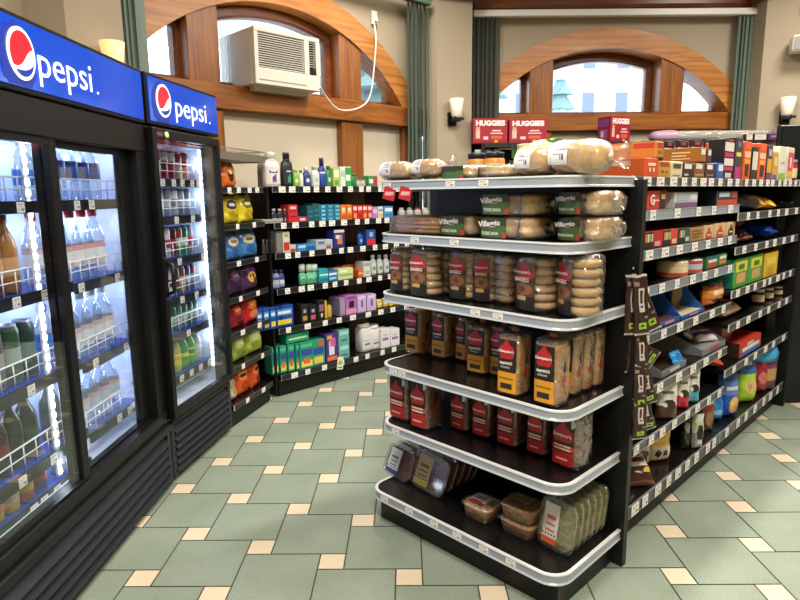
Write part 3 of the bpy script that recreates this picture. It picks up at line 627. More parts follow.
m = MB(); m.box(-.015, .885, .0, ECD, 0, .115, ch=.003); m.build('base', 'black', ec)
pegboard(ec, -.03, .885, ECD, .0, 1.482)
for x, nm in ((.885, 0), (-.075, 1)):
    m = MB(); m.box(x, x+.045, ECD-.001, ECD+.03, 0, 1.478)
    for k in range(44): z = .06+k*.032; m.poly([(x+.018, ECD-.0016, z), (x+.027, ECD-.0016, z), (x+.027, ECD-.0016, z+.016), (x+.018, ECD-.0016, z+.016)], mi=1)
    m.build('upright', ['dark', 'blackp'], ec)
# ---- double-sided aisle run
RW = 2.44
ru = empty('aisle_shelving', RUN.at(0, 0, 0), RUN.a); tag(ru, 'long black double sided aisle shelving running away to the right', 'shelving')
def flat_shelf(parent, x0, x1, z, depth, hl, tags, strip='46484a', y0=0, tw=.060, lab=None, rot=0, edge='75777a'):
    m = MB(); m.box(x0+.004, x1-.004, y0+.005, y0+depth, z-.02, z); s = m.build('shelf', 'shelf', parent)
    m = MB(); zt, zb = z+.004, z+.004-hl
    m.sweep([(x0+.002, y0), (x1-.002, y0)], [(0, zb, '2b2b2b'), (.008, zb, edge), (.008, zb+.004, strip), (.006, zb+.006, strip), (.006, zt-.006, strip), (.008, zt-.004, edge), (.008, zt, edge), (0, zt, '333333')]); m.build('price_rail', 'rail', s)
    for x in tags: ptag(s, x, y0-.0085, (zt+zb)/2, tw*R_.uniform(.8, 1.15), hl*.94)
    return s
def tagx(x0, x1, n): return [x0+(x1-x0)*(k+.5)/n+R_.uniform(-.02, .02) for k in range(n)]
S1 = [.168, .427, .643, .873, 1.069, 1.213, 1.364]; S2 = [.168, .51, .753, .928, 1.15, 1.321]
flat_shelf(ru, .03, 1.22, S1[0], .42, .052, tagx(.12, 1.2, 9), y0=0); flat_shelf(ru, 1.22, RW, S2[0], .42, .052, tagx(1.25, 2.4, 7))
for z, n, st in ((S1[1], 8, '3a3b3d'), (S1[2], 6, '46484a'), (S1[3], 6, '46484a'), (S1[4], 7, '7e8895'), (S1[5], 7, '75808c'), (S1[6], 5, '8d99a8')): flat_shelf(ru, .03, 1.22, z, .40, .040, tagx(.1, 1.2, n), st, edge='8e9296')
for z, n in ((S2[1], 6), (S2[2], 6), (S2[3], 8), (S2[4], 6), (S2[5], 6)): flat_shelf(ru, 1.22, RW, z, .40, .040, tagx(1.25, 2.4, n))
flat_shelf(ru, .03, 1.22, 1.487, .83, .036, tagx(.08, 1.2, 10)); flat_shelf(ru, 1.22, RW, 1.487, .83, .036, tagx(1.24, 2.4, 10))
for z in (.168, .45, .75, 1.05, 1.28):
    MB().box(.03, RW, .45, .83, z-.02, z).build('shelf', 'shelf', ru)
pegboard(ru, .03, RW, .42, .0, 1.465)
m = MB(); m.box(.03, RW, .04, .42, 0, .112); m.box(.03, RW, .44, .80, 0, .112); m.build('base', 'black', ru)
m = MB(); m.box(1.205, 1.235, .395, .42, .1, 1.465); m.build('upright', 'dark', ru)
m = MB(); m.box(RW, RW+.035, -.02, .86, 0, 1.47, ch=.004); m.build('end_panel', 'black', ru)
# ---- wall shelving under the air conditioner window
ws = empty('wall_shelving', WB.at(0, 0, 0), WB.a); tag(ws, 'black wall shelving of toiletries below the air conditioner window', 'shelving')
WZ = [.160, .503, .785, 1.035, 1.245, 1.493]; WW = 1.83
for z, n in zip(WZ, (9, 9, 12, 11, 12, 13)): flat_shelf(ws, 0, WW, z, .40, .043, tagx(.02, 1.35, n), '1e1f20', tw=.052, edge='3a3b3c')
pegboard(ws, 0, WW, .40, 0, 1.488); m = MB(); m.box(0, WW, .03, .40, 0, .118); m.build('base', 'black', ws)
m = MB(); m.box(-.02, -.002, .04, .42, 0, 1.488); m.build('side_panel', 'black', ws)
# ---- narrow snack rack between cooler and wall shelving
ch = empty('snack_rack', CH.at(0, 0, 0), CH.a); tag(ch, 'narrow black snack rack between the drink cooler and the wall shelving', 'shelving')
HZ = [.140, .378, .595, .812, 1.034, 1.262, 1.484]; HW0 = -.500
for z in HZ: flat_shelf(ch, HW0, .02, z, .33, .034, tagx(HW0+.03, 0, 4 if z > 1.4 else 2), '1e1f20', tw=.045, edge='3a3b3c')
pegboard(ch, HW0, .02, .335, 0, 1.80); m = MB(); m.box(HW0, .02, .02, .33, 0, .10); m.build('base', 'black', ch)
m = MB()   # steel tray on top
m.box(HW0, .06, .0, .32, 1.655, 1.668); m.box(HW0, .06, -.008, 0, 1.650, 1.695); m.box(.052, .06, 0, .32, 1.65, 1.695)
for k in range(24): x = HW0+.01+k*.021; m.tube([(x, 0, 1.69), (x, .0, 1.72)], .0022, 5)
m.tube([(HW0, 0, 1.72), (.06, 0, 1.72), (.06, .30, 1.72)], .003); m.build('wire_tray', 'shelfw', ch)
# ---- far shelving beyond the aisle and till screen
p = RUN.at(RW+.75, -.55, 0)
fs = empty('far_shelving', p, RUN.a-.3); tag(fs, 'black shelving standing against the far right wall past the aisle end', 'shelving')
for z in (.16, .5, .85, 1.15): flat_shelf(fs, 0, 1.1, z, .38, .04, tagx(.05, 1.05, 5), 'b8b4a8')
m = MB(); m.box(0, 1.1, .38, .40, 0, 1.35); m.box(0, 1.1, .03, .38, 0, .12); m.box(-.02, 0, 0, .40, 0, 1.35); m.build('carcass', 'black', fs)
BEFORE = set(o.name for o in C.objects)
def GOODS(): return [o for o in C.objects if o.name not in BEFORE and o.parent is None and o.name.split('.')[0] not in ('wall_shelving', 'counter', 'clip_strip', 'price_card')]
# ---------------------------------------------------------------- goods: shared builders
def span(F, u0, u1, vt, y, z):
    x0 = F.hit(u0, vt, y)[0]; x1 = F.hit(u1, vt, y)[0]; zt = F.hit((u0+u1)/2, vt, y)[1]; return (x0+x1)/2, max(.015, x1-x0), max(.015, zt-z)
def carton(F, z, y, us, d, name, label, cat, base, decor=(), group=None, yaw=0, side=None, top=None, lid=None, xyz=None):
    "printed box; decor rectangles lie on the front (f), left (l), right (r) or top (t) face in 0..1 units"
    if xyz: x, w, h = xyz
    else: x, w, h = span(F, *us, y, z)
    o = carton_mesh(w, h, d, base, decor, side, top).build(name, 'carton', None, F.at(x, y, z), F.a+yaw); tag(o, label, cat, group); o['dims'] = (w, h, d); return o
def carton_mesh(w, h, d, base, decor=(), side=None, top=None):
    m = MB(); e = min(.0025, w*.06, h*.06); m.box(-w/2, w/2, 0, d, 0, h, base, ch=e); q = .0006
    def rect(f, a, b, c, dd, col, k=1):
        p = q*k
        if f == 'f': pts = [(-w/2+a*w, -p, c*h), (-w/2+b*w, -p, c*h), (-w/2+b*w, -p, dd*h), (-w/2+a*w, -p, dd*h)]
        elif f == 'l': pts = [(-w/2-p, d-a*d, c*h), (-w/2-p, d-b*d, c*h), (-w/2-p, d-b*d, dd*h), (-w/2-p, d-a*d, dd*h)]
        elif f == 'r': pts = [(w/2+p, a*d, c*h), (w/2+p, b*d, c*h), (w/2+p, b*d, dd*h), (w/2+p, a*d, dd*h)]
        else: pts = [(-w/2+a*w, c*d, h+p), (-w/2+b*w, c*d, h+p), (-w/2+b*w, dd*d, h+p), (-w/2+a*w, dd*d, h+p)]
        m.poly(pts, col)
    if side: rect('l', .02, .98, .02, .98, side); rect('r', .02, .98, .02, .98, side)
    if top: rect('t', .02, .98, .02, .98, top)
    rect('t', .04, .96, .495, .505, '6a6258', 2)      # closing flap seam
    for k, dc in enumerate(decor): rect(*dc, k=2+k*.6)
    return m
def pat(bands, blobs=()):
    def f(u, v):
        c = bands[-1][1]
        for vv, cc in bands:
            if v < vv: c = cc; break
        for bl in blobs:
            cu, cv, ru, rv, cc = bl[:5]
            if (max(abs(u-cu)/ru, abs(v-cv)/rv) if len(bl) > 5 else ((u-cu)/ru)**2+((v-cv)/rv)**2) < 1: c = cc
        return c
    return f
def bag_mesh(w, h, d, col, seed=0, nu=22, nv=28, seal=.03, gusset=.0, wr=.006, back=None):
    rnd = random.Random(seed); m = MB(); ph = [rnd.uniform(0, 6) for _ in range(8)]
    def side(sg):
        def fn(u, v):
            a, b = 2*u-1, 2*v-1
            t = max(0, 1-abs(a)**3.2)**.55*max(0, 1-abs(b)**(4 if b < 0 else 2.6))**.6
            if b < 0: t = max(t, gusset*max(0, 1-abs(a)**6)*min(1, (1+b)*12))
            wob = wr*(math.sin(5*a+ph[0]+3*b)*math.sin(4*b+ph[1])+.6*math.sin(9*a*b+ph[2])+.5*math.sin(13*b+ph[3]+4*a))*t**.4
            pinch = 1-.025*(1-b*b)*(.6+.4*math.sin(3*b+ph[4]))
            return (w/2*a*pinch+.0012*math.sin(8*b+ph[5]), sg*(d/2*t)-wob*(1 if sg < 0 else -1)*.5+d/2, h*v-.002*math.sin(4*a+ph[6])*v**6)
        return fn
    m.grid(side(-1), nu, nv, col); b0 = len(m.f)
    m.grid(lambda u, v: side(1)(1-u, v), nu, nv, back or col)
    return m
def bag(F, z, y, us, d, name, label, cat, col, group=None, yaw=0, lean=0, roll=0, xyz=None, gusset=0, seed=None, mat='foil', wr=.005, dz=0, rest=True):
    x, w, h = xyz or span(F, *us, y, z)
    o = bag_mesh(w, h, d, col, seed if seed is not None else int(abs(x*977+z*331)), gusset=gusset, wr=wr).build(name, mat, None, F.at(x, y, z+dz), (0, 0, 0))
    o.rotation_euler = (Matrix.Rotation(F.a+yaw, 3, 'Z') @ Matrix.Rotation(-lean, 3, 'X') @ Matrix.Rotation(roll, 3, 'Y')).to_euler()
    tag(o, label, cat, group); o['rest'] = rest; return o
def se_y(x, w, d, n): return d/2*max(0, 1-abs(2*x/w)**n)**(1/n)
def patch(w, d, n, x0, x1, z0, z1, col, cy=0, nu=10, nv=14, off=.0025, prof=None):
    m = MB()
    def fn(u, v):
        x = x0+(x1-x0)*u; z = z0+(z1-z0)*v; k = prof(z) if prof else 1
        return (x*k, cy-se_y(x, w, d, n)*k-off, z)
    return m.grid(fn, nu, nv, col)
def film_rings(w, h, d, tail, rnd, k=1.05, cy=0, lump=None, n=12):
    rs = [(0, w*.9, d*.9, 0, cy)]
    for i in range(n+1):
        t = i/n; z = .004+t*h*.98; s = k*(lump(t) if lump else 1); rs.append((z, w*s+rnd.uniform(0, .006), d*s+rnd.uniform(0, .006), rnd.uniform(-.002, .002), cy))
    rs += [(h+.012, w*.75, d*.7, 0, cy), (h+tail*.35, w*.22, d*.2, 0, cy), (h+tail*.45, w*.16, d*.15, 0, cy), (h+tail*.75, w*.36, d*.26, rnd.uniform(-.01, .01), cy), (h+tail, w*.5, d*.32, rnd.uniform(-.015, .015), cy)]
    return rs
# ---- upright sliced loaves with printed labels
def emblem(u, v, cu, cv, s):  # pointed crest shape
    a, b = (u-cu)/s, (v-cv)/s*1.0
    return abs(a) < 1 and -.42+.1*a*a < b < .42+.30*max(0, 1-3*abs(a))-.35*a*a
def lab_yellow(u, v):
    if v < .40: return '2a2320' if .08 < v < .17 and .2 < u < .8 else ('8a6018' if .24 < v < .27 and .15 < u < .85 else 'd2941f')
    if emblem(u, v, .5, .79, .38) : return 'b3202a'
    if .55 < v < .58 and .15 < u < .8: return 'c9bfae'
    if .46 < v < .49 and .2 < u < .7: return '9a8f80'
    return '1c1816'
def lab_red(u, v):
    if v < .30: return 'd9b48a' if .10 < v < .15 and .2 < u < .75 else 'a31d24'
    if emblem(u, v, .5, .66, .42): return 'b0212b'
    if .32 < v < .42: return 'd8cdb8' if .15 < u < .85 and (v < .35 or v > .40) else 'c22a2e'
    return '241a17'
LOAF = {}
def loaf(kind, w, h, d, seed):
    rnd = random.Random(seed); r = empty('bread_loaf', (0, 0, 0))
    c1, c2 = ('c79656', 'b58446') if kind == 'yellow' else ('74503a', '5f3f2c')
    m = MB(); rs = []; n = max(8, int(h/.013))
    for i in range(n): 
        z = .01+(h-.02)*i/n; e = 1+rnd.uniform(-.012, .012); s = .93 if i in (0, n-1) else 1
        rs += [(z, w*e*s, d*e*s, 0, d/2, c1), (z+(h-.02)/n*.82, w*e*s, d*e*s, 0, d/2, c2), (z+(h-.02)/n*.9, w*.965*s, d*.965*s, 0, d/2, c2)]
    m.stack(rs, n=4.5, seg=28, smooth=False); m.build('sliced_bread', 'crust', r)
    m = MB(); m.stack(film_rings(w, h, d, .026, rnd, 1.035, d/2), n=4.5, seg=28, jit=.012, rnd=rnd, cap=(True, False)); m.build('wrap', 'film', r)
    lb = patch(w*1.05, d*1.05, 4.5, -w*.44, w*.40, h*.06, h*.93, lab_yellow if kind == 'yellow' else lab_red, d/2, 16, 28, .004).build('printed_label', 'carton', r)
    yt = -.03*d-.006
    text("Dempster's", w*.15, r, 'ink', (-w*.02, yt, h*(.06+.87*(.785 if kind == 'yellow' else .64))), bold=.0003, ext=.0003)
    if kind == 'yellow': text('Signature', w*.15, r, 'ink', (-w*.02, yt, h*.56), ext=.0003, rot=(PI/2, -.12, 0))
    m = MB(); cc = 'b0202a'
    m.poly([(w*.53, d*.35, h*.30), (w*.53, d*.55, h*.34), (w*.53, d*.55, h*.50), (w*.53, d*.35, h*.42)], cc); m.poly([(w*.53, d*.42, h*.5), (w*.53, d*.56, h*.54), (w*.53, d*.56, h*.72), (w*.53, d*.42, h*.66)], '1a1614'); m.build('side_label', 'carton', r)
    m = MB(); m.stack([(h+.008, .024, .020, 0, d/2), (h+.018, .03, .024, 0, d/2)], seg=10, col='c8702a' if kind == 'yellow' else '8a8a8a'); m.build('closure', 'plastic', r)
    if kind == 'red':
        m = MB(); m.stack([(0, .034, .034), (.001, .034, .034)], seg=18, col='c9cac6'); m.build('round_seal', 'paper', r, (w*.30, -.0045, h*.86), (PI/2, 0, 0))
    return r
def foot(F, u, v, z):
    "where the sight line at (u, v) meets the shelf surface at height z: (x, y) in the frame"
    r = ray(u, v); t = (z-H)/r.z; return F.loc(r.x*t, r.y*t)
def loaves(kind, z, spec, cap_):
    for k, (u0, u1, vt, vb, dk, lab, yaw) in enumerate(spec):
        x, y = foot(EC, (u0+u1)/2, vb, z); y = max(y, .012); x, w, h = span(EC, u0, u1, vt, y, z)
        r = loaf(kind, w/1.04, h, w*dk, 100*k+int(z*100)); r.location = EC.at(x, y+.004, z); r.rotation_euler = (0, 0, EC.a+yaw)
        tag(r, lab, 'bread', cap_)
yl = 'yellow and black labelled loaf '
loaves('yellow', EZ[2], [
    (403.5, 419, 309, 354, 1.0, yl+'at the left end of its shelf', .05), (430.5, 445.5, 314, 359, 1.0, yl+'second from the left end of its shelf', .0),
    (454, 467, 318, 362, 1.0, yl+'set back behind the crumpled centre loaf', -.1), (466, 486, 327, 375, 1.0, yl+'at the centre of its shelf, slightly forward', .1),
    (489, 506, 328, 378, 1.0, yl+'set back left of the two biggest front loaves', .0), (496.5, 519, 336, 397, 1.0, yl+'leaning beside the biggest corner loaf', .05),
    (533, 558, 342, 408, 1.0, 'biggest '+yl+'at the front right shelf corner', .0)], 'yellow labelled loaves')
def loaf_side(z, kind, xs, y0, dy, labs, h, grp, w=.10):
    for k, l in enumerate(labs):
        r = loaf(kind, w, h, dy*.93, 900+k); r.location = EC.at(xs+.004*k, y0+k*dy, z); r.rotation_euler = (0, 0, EC.a); tag(r, l, 'bread', grp)
loaf_side(EZ[2], 'yellow', .775, .165, .072, ['brown loaf right behind the biggest corner loaf', 'brown loaf third back along the right shelf edge', 'brown loaf nearest the black upright, third shelf up'], .225, 'yellow labelled loaves')
rl = 'dark rye loaf with red label '
loaves('red', EZ[1], [
    (387.5, 406, 375, 420, .9, rl+'at the left end of its shelf', .0), (409, 426.5, 378, 430, 1.1, rl+'second from left on its shelf', .05),
    (449, 466.5, 391, 431, .9, rl+'third from left, after the gap', .0), (471, 489, 394, 438, .9, rl+'fourth from left, after the gap', .05),
    (495.5, 516.5, 401, 447, .9, rl+'fifth from left on its shelf', .0), (526, 546, 407, 456, .9, rl+'sixth from left, beside the big corner rye loaf', .0),
    (550.5, 578.5, 415, 469, .85, 'big '+rl+'at the front right shelf corner', -.05)], 'red labelled loaves')
loaf_side(EZ[1], 'red', .79, .20, .11, ['dark rye loaf behind the corner rye loaf, near the upright'], .19, 'red labelled loaves')
# ---- tall packs of stacked bagels
def lab_bagel(u, v):
    if v < .22: return '1a1614'
    if v < .30: return 'caa060' if .2 < u < .7 else '1a1614'
    if ((u-.5)/.42)**2+((v-.44)/.13)**2 < 1: return '8c5a34' if ((u-.5)/.16)**2+((v-.44)/.05)**2 > 1 else '5c351c'
    if v < .60: return '4a3a30'
    if emblem(u, v, .5, .80, .38): return 'b8222c'
    return '3a2c26' if v < .70 else '6a5a50'
def bagels(us, y, lab, yaw, n=6, label=True, c='d6b98c'):
    x, w, h = span(EC, *us, y, EZ[3]); r = empty('bagel_pack', EC.at(x, y+w*.45, EZ[3]), EC.a+yaw); tag(r, lab, 'bagels', 'bagel packs on the bakery end unit'); w /= 1.05; h -= .012
    hh = (h-.01)/n; rn = random.Random(int(x*1000)); first = None
    for i in range(n):
        m = MB(); k = 1+rn.uniform(-.03, .03)
        m.stack([(0, w*.55*k, w*.5*k, 0, 0, c), (hh*.12, w*.82*k, w*.75*k, 0, 0, c), (hh*.45, w*.97*k, w*.9*k, 0, 0, 'caa470'), (hh*.75, w*.9*k, w*.84*k, 0, 0, 'dec196'), (hh*.95, w*.6*k, w*.55*k, 0, 0, c), (hh*.97, w*.2, w*.2, 0, 0, c)], seg=22)
        m.build('bagel', 'crust', r, (rn.uniform(-.003, .003), rn.uniform(-.003, .003), .004+i*hh))
    m = MB(); m.stack(film_rings(w, h, w*.92, .006, rn, 1.05, 0, lambda t: 1-.035*(.5+.5*math.cos(t*n*2*PI))), n=2.2, seg=26, jit=.012, rnd=rn, cap=(True, False)); m.build('wrap', 'film', r)
    if label:
        patch(w*1.07, w*1.0, 2.2, -w*.36, w*.30, h*.03, h*.90, lab_bagel, 0, 12, 24, .004).build('printed_label', 'carton', r)
        text('BAGELS', w*.13, r, 'ink', (-w*.03, -w*.5-.0065, h*.585), bold=.0003, ext=.0003); text("Dempster's", w*.11, r, 'ink', (-w*.03, -w*.5-.0065, h*.725), bold=.0002, ext=.0003)
B4 = 'bagel pack with red crest label '
bagels((386, 405, 248), .05, B4+'at the left end of its shelf', .1); bagels((405, 430, 247), .02, B4+'second from left on its shelf', .1)
bagels((430, 446, 251), .12, 'plain bagel stack set back in the gap after the two left packs', 0, label=False)
bagels((444, 471, 249), .07, B4+'at the centre left of its shelf', .05); bagels((468, 491, 251), .09, B4+'turned away, right of the centre pack', .3)
bagels((490, 511, 253), .10, 'plain pale bagel stack without label at centre of its shelf', 0, label=False, c='cfae80')
bagels((510, 551, 254), .05, 'wide '+B4+'right of centre', -.25, c='c8a26a'); bagels((553, 594, 254), .06, 'wide bagel pack with orange lower label at the right end', -.5, c='d0a868')
bagels((528, 553, 256), .20, 'bagel stack standing behind the wide packs at right', 0, label=False)
# ---- bags of buns with green labels
def lab_green(u, v): 
    return '2a331f' if v > .55+.12*(u-.5) else ('b8303a' if u > .9 and v < .3 else '42632a')
def buns(F, x, y, z, w, h, d, lab, grp, yaw=0, left=.55, n=3, text_=None, cl='d0a064'):
    r = empty('bun_bag', F.at(x, y, z), F.a+yaw); tag(r, lab, 'buns', grp); rn = random.Random(int(x*911+z*77))
    for i in range(n):
        m = MB(); bw = w/n*.98; k = 1+rn.uniform(-.05, .05)
        m.stack([(.004, bw*.6, d*.6, 0, d/2, cl), (h*.12, bw*.92*k, d*.88, 0, d/2, 'e4caa0'), (h*.42, bw*k, d*.95, 0, d/2, 'e0c496'), (h*.55, bw*.9, d*.86, 0, d/2, 'cda873'), (h*.80, bw*.98*k, d*.92, 0, d/2, 'c79c60'), (h*.94, bw*.7, d*.7, 0, d/2, 'bd9052'), (h*.97, bw*.3, d*.3, 0, d/2, 'bd9052')], n=2.4, seg=20)
        m.build('bun', 'crust', r, (-w/2+(i+.5)*w/n, 0, 0))
    m = MB(); m.stack([(0, w*.98, d*.9, 0, d/2)]+[(h*t, w*(1.03+rn.uniform(-.015, .015)), d*(1.02+rn.uniform(-.02, .02)), 0, d/2) for t in (.03, .12, .25, .4, .55, .7, .85)]+[(h*.97, w*.92, d*.85, 0, d/2), (h*1.01, w*.6, d*.5, 0, d/2)], n=3, seg=36, jit=.012, rnd=rn); m.build('wrap', 'film', r)
    a = -w*.5+w*left*.05; b = -w*.5+w*left
    patch(w*1.05, d*1.06, 3, a, b, h*.05, h*.93, lab_green, d/2, 18, 18, .005, prof=lambda z: 1).build('printed_label', 'carton', r)
    if text_:
        fs = min(h*.36, (b-a)/4.6); text(text_[0], fs, r, 'ink', ((a+b)/2-.004, -.010-.02*h, h*.68), bold=fs*.02, ext=.0003, rot=(PI/2, -.08, 0)); text(text_[1], fs*.55, r, 'ink', ((a+b)/2, -.010-.02*h, h*.24), bold=.0002, ext=.0003)
    m = MB(); m.stack([(0, .04, .04), (.008, .018, .016), (.012, .016, .014), (.022, .035, .025), (.032, .045, .025)], seg=14, jit=.15); m.build('bag_tail', 'film', r, (w*.50, d*.5, h*.5), (0, PI/2, 0))
    return r
VT = ('Villaggio', 'TOSCANA')
z5 = EZ[4]; g5 = 'green labelled bun bags'
def bspan(us, vb, y, z): x0 = EC.hit(us[0], us[2], y)[0]; x1 = EC.hit(us[1], us[2], y)[0]; return (x0+x1)/2, x1-x0
x, w, h = span(EC, 440, 476, 215, .08, z5); buns(EC, x, .06, z5, w, h, .17, 'single bun bag with green label, left of the stacked bun bags', g5, left=.8, n=2, text_=VT)
x, w, h = span(EC, 478, 534, 217, .045, z5); buns(EC, x, .03, z5, w, h, .19, 'lower bun bag of the centre stack, green label', g5, text_=VT, n=3, left=.60); buns(EC, x+.004, .035, z5+h+.004, w*.98, h*.98, .18, 'upper bun bag of the centre stack, green label', g5, text_=VT, yaw=.04, n=3, left=.60)
x, w, h = span(EC, 556, 604, 217, .11, z5); buns(EC, x, .09, z5, w, h, .2, 'lower bun bag of the right hand stack, green label', g5, text_=VT, n=2, left=.62); buns(EC, x-.004, .095, z5+h+.004, w, h*.98, .19, 'upper bun bag of the right hand stack, green label', g5, text_=VT, n=2, yaw=-.05, left=.62)
buns(EC, .52, .22, z5, .2, .075, .16, 'bun bag pushed back in the gap between the two bun stacks', g5, n=3, left=.3)
def flatbread(us, y, z, d, n, lab):
    x, w, h = span(EC, *us, y, z); r = empty('flatbread_pack', EC.at(x, y, z), EC.a); tag(r, lab, 'flatbread'); rn = random.Random(5)
    hh = h/n*.92
    for i in range(n): 
        m = MB(); k = rn.uniform(.9, .98); m.stack([(0, w*k*.95, d*k*.95, 0, d/2, 'c89c64'), (hh*.3, w*k, d*k, 0, d/2, 'c08a4c'), (hh*.8, w*k*.97, d*k*.97, 0, d/2, 'a87440'), (hh*.95, w*k*.9, d*k*.9, 0, d/2, 'b8864c')], n=2.6, seg=26); m.build('flatbread', 'crust', r, (rn.uniform(-.008, .008), 0, .004+i*h/n*.94))
    m = MB(); m.stack([(0, w, d, 0, d/2)]+[(h*t, w*(1.03+rn.uniform(-.02, .02)), d*1.04, 0, d/2) for t in (.05, .25, .5, .75, .95)]+[(h*1.02, w*.8, d*.75, 0, d/2), (h*1.05, w*.5, d*.4, 0, d/2)], n=2.8, seg=30, jit=.02, rnd=rn); m.build('wrap', 'film', r)
flatbread((381, 438, 217), .035, z5, .24, 4, 'crinkled pack of brown flatbreads at the left end of its shelf')
# ---- top shelf of the end unit
zt = EZ[5]
def roll(x, y, z, L, dia, lab, yaw, sleeve=.38, c='dcb67c', lean=0, tail=True, name='wrapped_loaf', nl=7):
    "round loaf lying on its side with a paper sleeve at its left end"
    r = empty(name, EC.at(x, y, z), EC.a+yaw); tag(r, lab, 'bread', 'wrapped loaves on the bakery top shelf'); rn = random.Random(int(x*1000+y*100))
    def hor(rings, **k):
        m = MB(); m.stack(rings, **k); m.v = [(p[2]-L/2, p[1]+dia/2, p[0]+dia/2) for p in m.v]; return m
    rs = []
    for i in range(nl*3+1):
        t = i/(nl*3); s = (1-abs(2*t-1)**4)**.5 if True else 1
        s = max(.25, s)*(1+rn.uniform(-.012, .012)); rs.append((L*t, dia*s, dia*.96*s, rn.uniform(-.002, .002), 0, c))
    hor(rs, n=2.4, seg=24).build('crusty_loaf', 'crust', r)
    hor([(L*t-.004, dia*(1.05+rn.uniform(-.02, .03))*max(.5, (1-abs(2*t-1)**5)**.4), dia*1.03*max(.5, (1-abs(2*t-1)**5)**.4)) for t in [k/9 for k in range(10)]], n=2.6, seg=28, jit=.025, rnd=rn).build('wrap', 'film', r)
    if sleeve:
        m = MB(); x0, x1 = (-L/2+.01, -L/2+L*sleeve)
        def fn(u, v): a = -PI*.05+PI*.75*v; R = dia/2*1.08*(1 if u > .15 else .93); return (x0+(x1-x0)*u, dia/2-math.cos(a-.25)*R, dia/2+math.sin(a-.25)*R*.98)
        def cf(u, v): return '9a9c9e' if (.25 < u < .8 and int(v*26) % 3 == 0 and .15 < v < .6) else ('3a3a3c' if .62 < u < .82 and .12 < v < .26 and int(u*60) % 2 else 'd7d9db')
        m.grid(fn, 22, 26, cf).build('paper_sleeve', 'paper', r)
    if tail:
        m = MB(); m.stack([(0, .05, .05), (.015, .025, .02), (.03, .05, .03), (.06, .085, .03)], seg=14, jit=.2); m.build('bag_tail', 'film', r, (L/2-.01, dia/2, dia/2), (0, PI/2, 0))
    return r
def us_(u0, u1, v, y, z): return span(EC, u0, u1, v, y, z)
x, w, h = us_(379, 409, 163, .04, zt); roll(x, .03, zt, w, h, 'wrapped crusty loaf with white sleeve at the far left of the top shelf', 0, .45, tail=False)
x, w, h = us_(411, 441, 162, .03, zt); roll(x, .02, zt, w, h, 'wrapped crusty loaf with white sleeve, second from left on top', 0, .38)
x, w, h = us_(440, 478, 166, .05, zt); buns(EC, x, .03, zt, w, h, .20, 'bag of baguette rolls with small green label on the top shelf', None, left=.75, n=2, cl='c89a58')
x, w, h = us_(476, 516, 166, .05, zt); buns(EC, x, .03, zt, w, h, .22, 'bag of long golden rolls on top, before the two jars', None, left=.12, n=1, cl='d8a860')
x, w, h = us_(508, 548, 143, .16, zt); buns(EC, x, .14, zt, w, h*.55, .2, 'lower pale bun bag behind the sleeved round loaves', None, n=2, left=.5, text_=VT); buns(EC, x+.01, .14, zt+h*.56, w, h*.44, .2, 'upper pale bun bag behind the sleeved round loaves', None, n=2, left=.3)
x, w, h = us_(514, 551, 150, .03, zt); roll(x, .02, zt, w*1.05, h, 'round country loaf with white printed sleeve, left of the biggest one', 0, .5, c='d9b076', tail=False)
x, w, h = us_(547, 606, 141, .025, zt); roll(x, .015, zt, w, h, 'biggest round country loaf with white sleeve at top right', 0, .40, c='dfba80')
xs_, zs_ = EC.hit(540, 141.5, .15)
bag(EC, zs_-.012, .13, None, .04, 'salad_bag', 'clear bag with bright green print lying on the bun bags', 'bag', pat([(.3, 'd8cf9a'), (.62, 'a8b850'), (.8, '5a7a2c'), (1, 'd8d8c0')], [(.3, .5, .12, .2, 'e8e4d0'), (.7, .45, .15, .2, '2f4a1e'), (.5, .7, .2, .1, '7a9a3a')]), xyz=(xs_, .18, .13), lean=1.35, dz=0, wr=.008, rest=False)
def jar(F, x, y, z, w, h, lab, body, capc, grp=None, cat='jar'):
    r = empty('jar', F.at(x, y, z), F.a); tag(r, lab, cat, grp)
    m = MB(); m.stack([(0, w*.9, w*.9), (.006, w, w), (h*.72, w, w), (h*.8, w*.88, w*.88)], seg=20, col=body); m.build('jar_body', 'plastic', r)
    m = MB(); m.stack([(h*.8, w*.94, w*.94), (h*.98, w*.94, w*.94), (h, w*.88, w*.88)], seg=20, col=capc); m.build('lid', 'plastic', r)
    m = MB(); m.stack([(h*.15, w*1.01, w*1.01), (h*.6, w*1.01, w*1.01)], seg=20, col='d8c49a', cap=(False, False)); m.build('jar_label', 'paper', r)
for u, l in ((473, 'left jar with dark blue lid behind the long rolls'), (490, 'right jar with dark blue lid behind the long rolls')):
    x, _, h = us_(u-8, u+8, 156, .30, zt); jar(EC, x, .33, zt, .085, max(.11, h), l, 'c88a40', '1c2436')
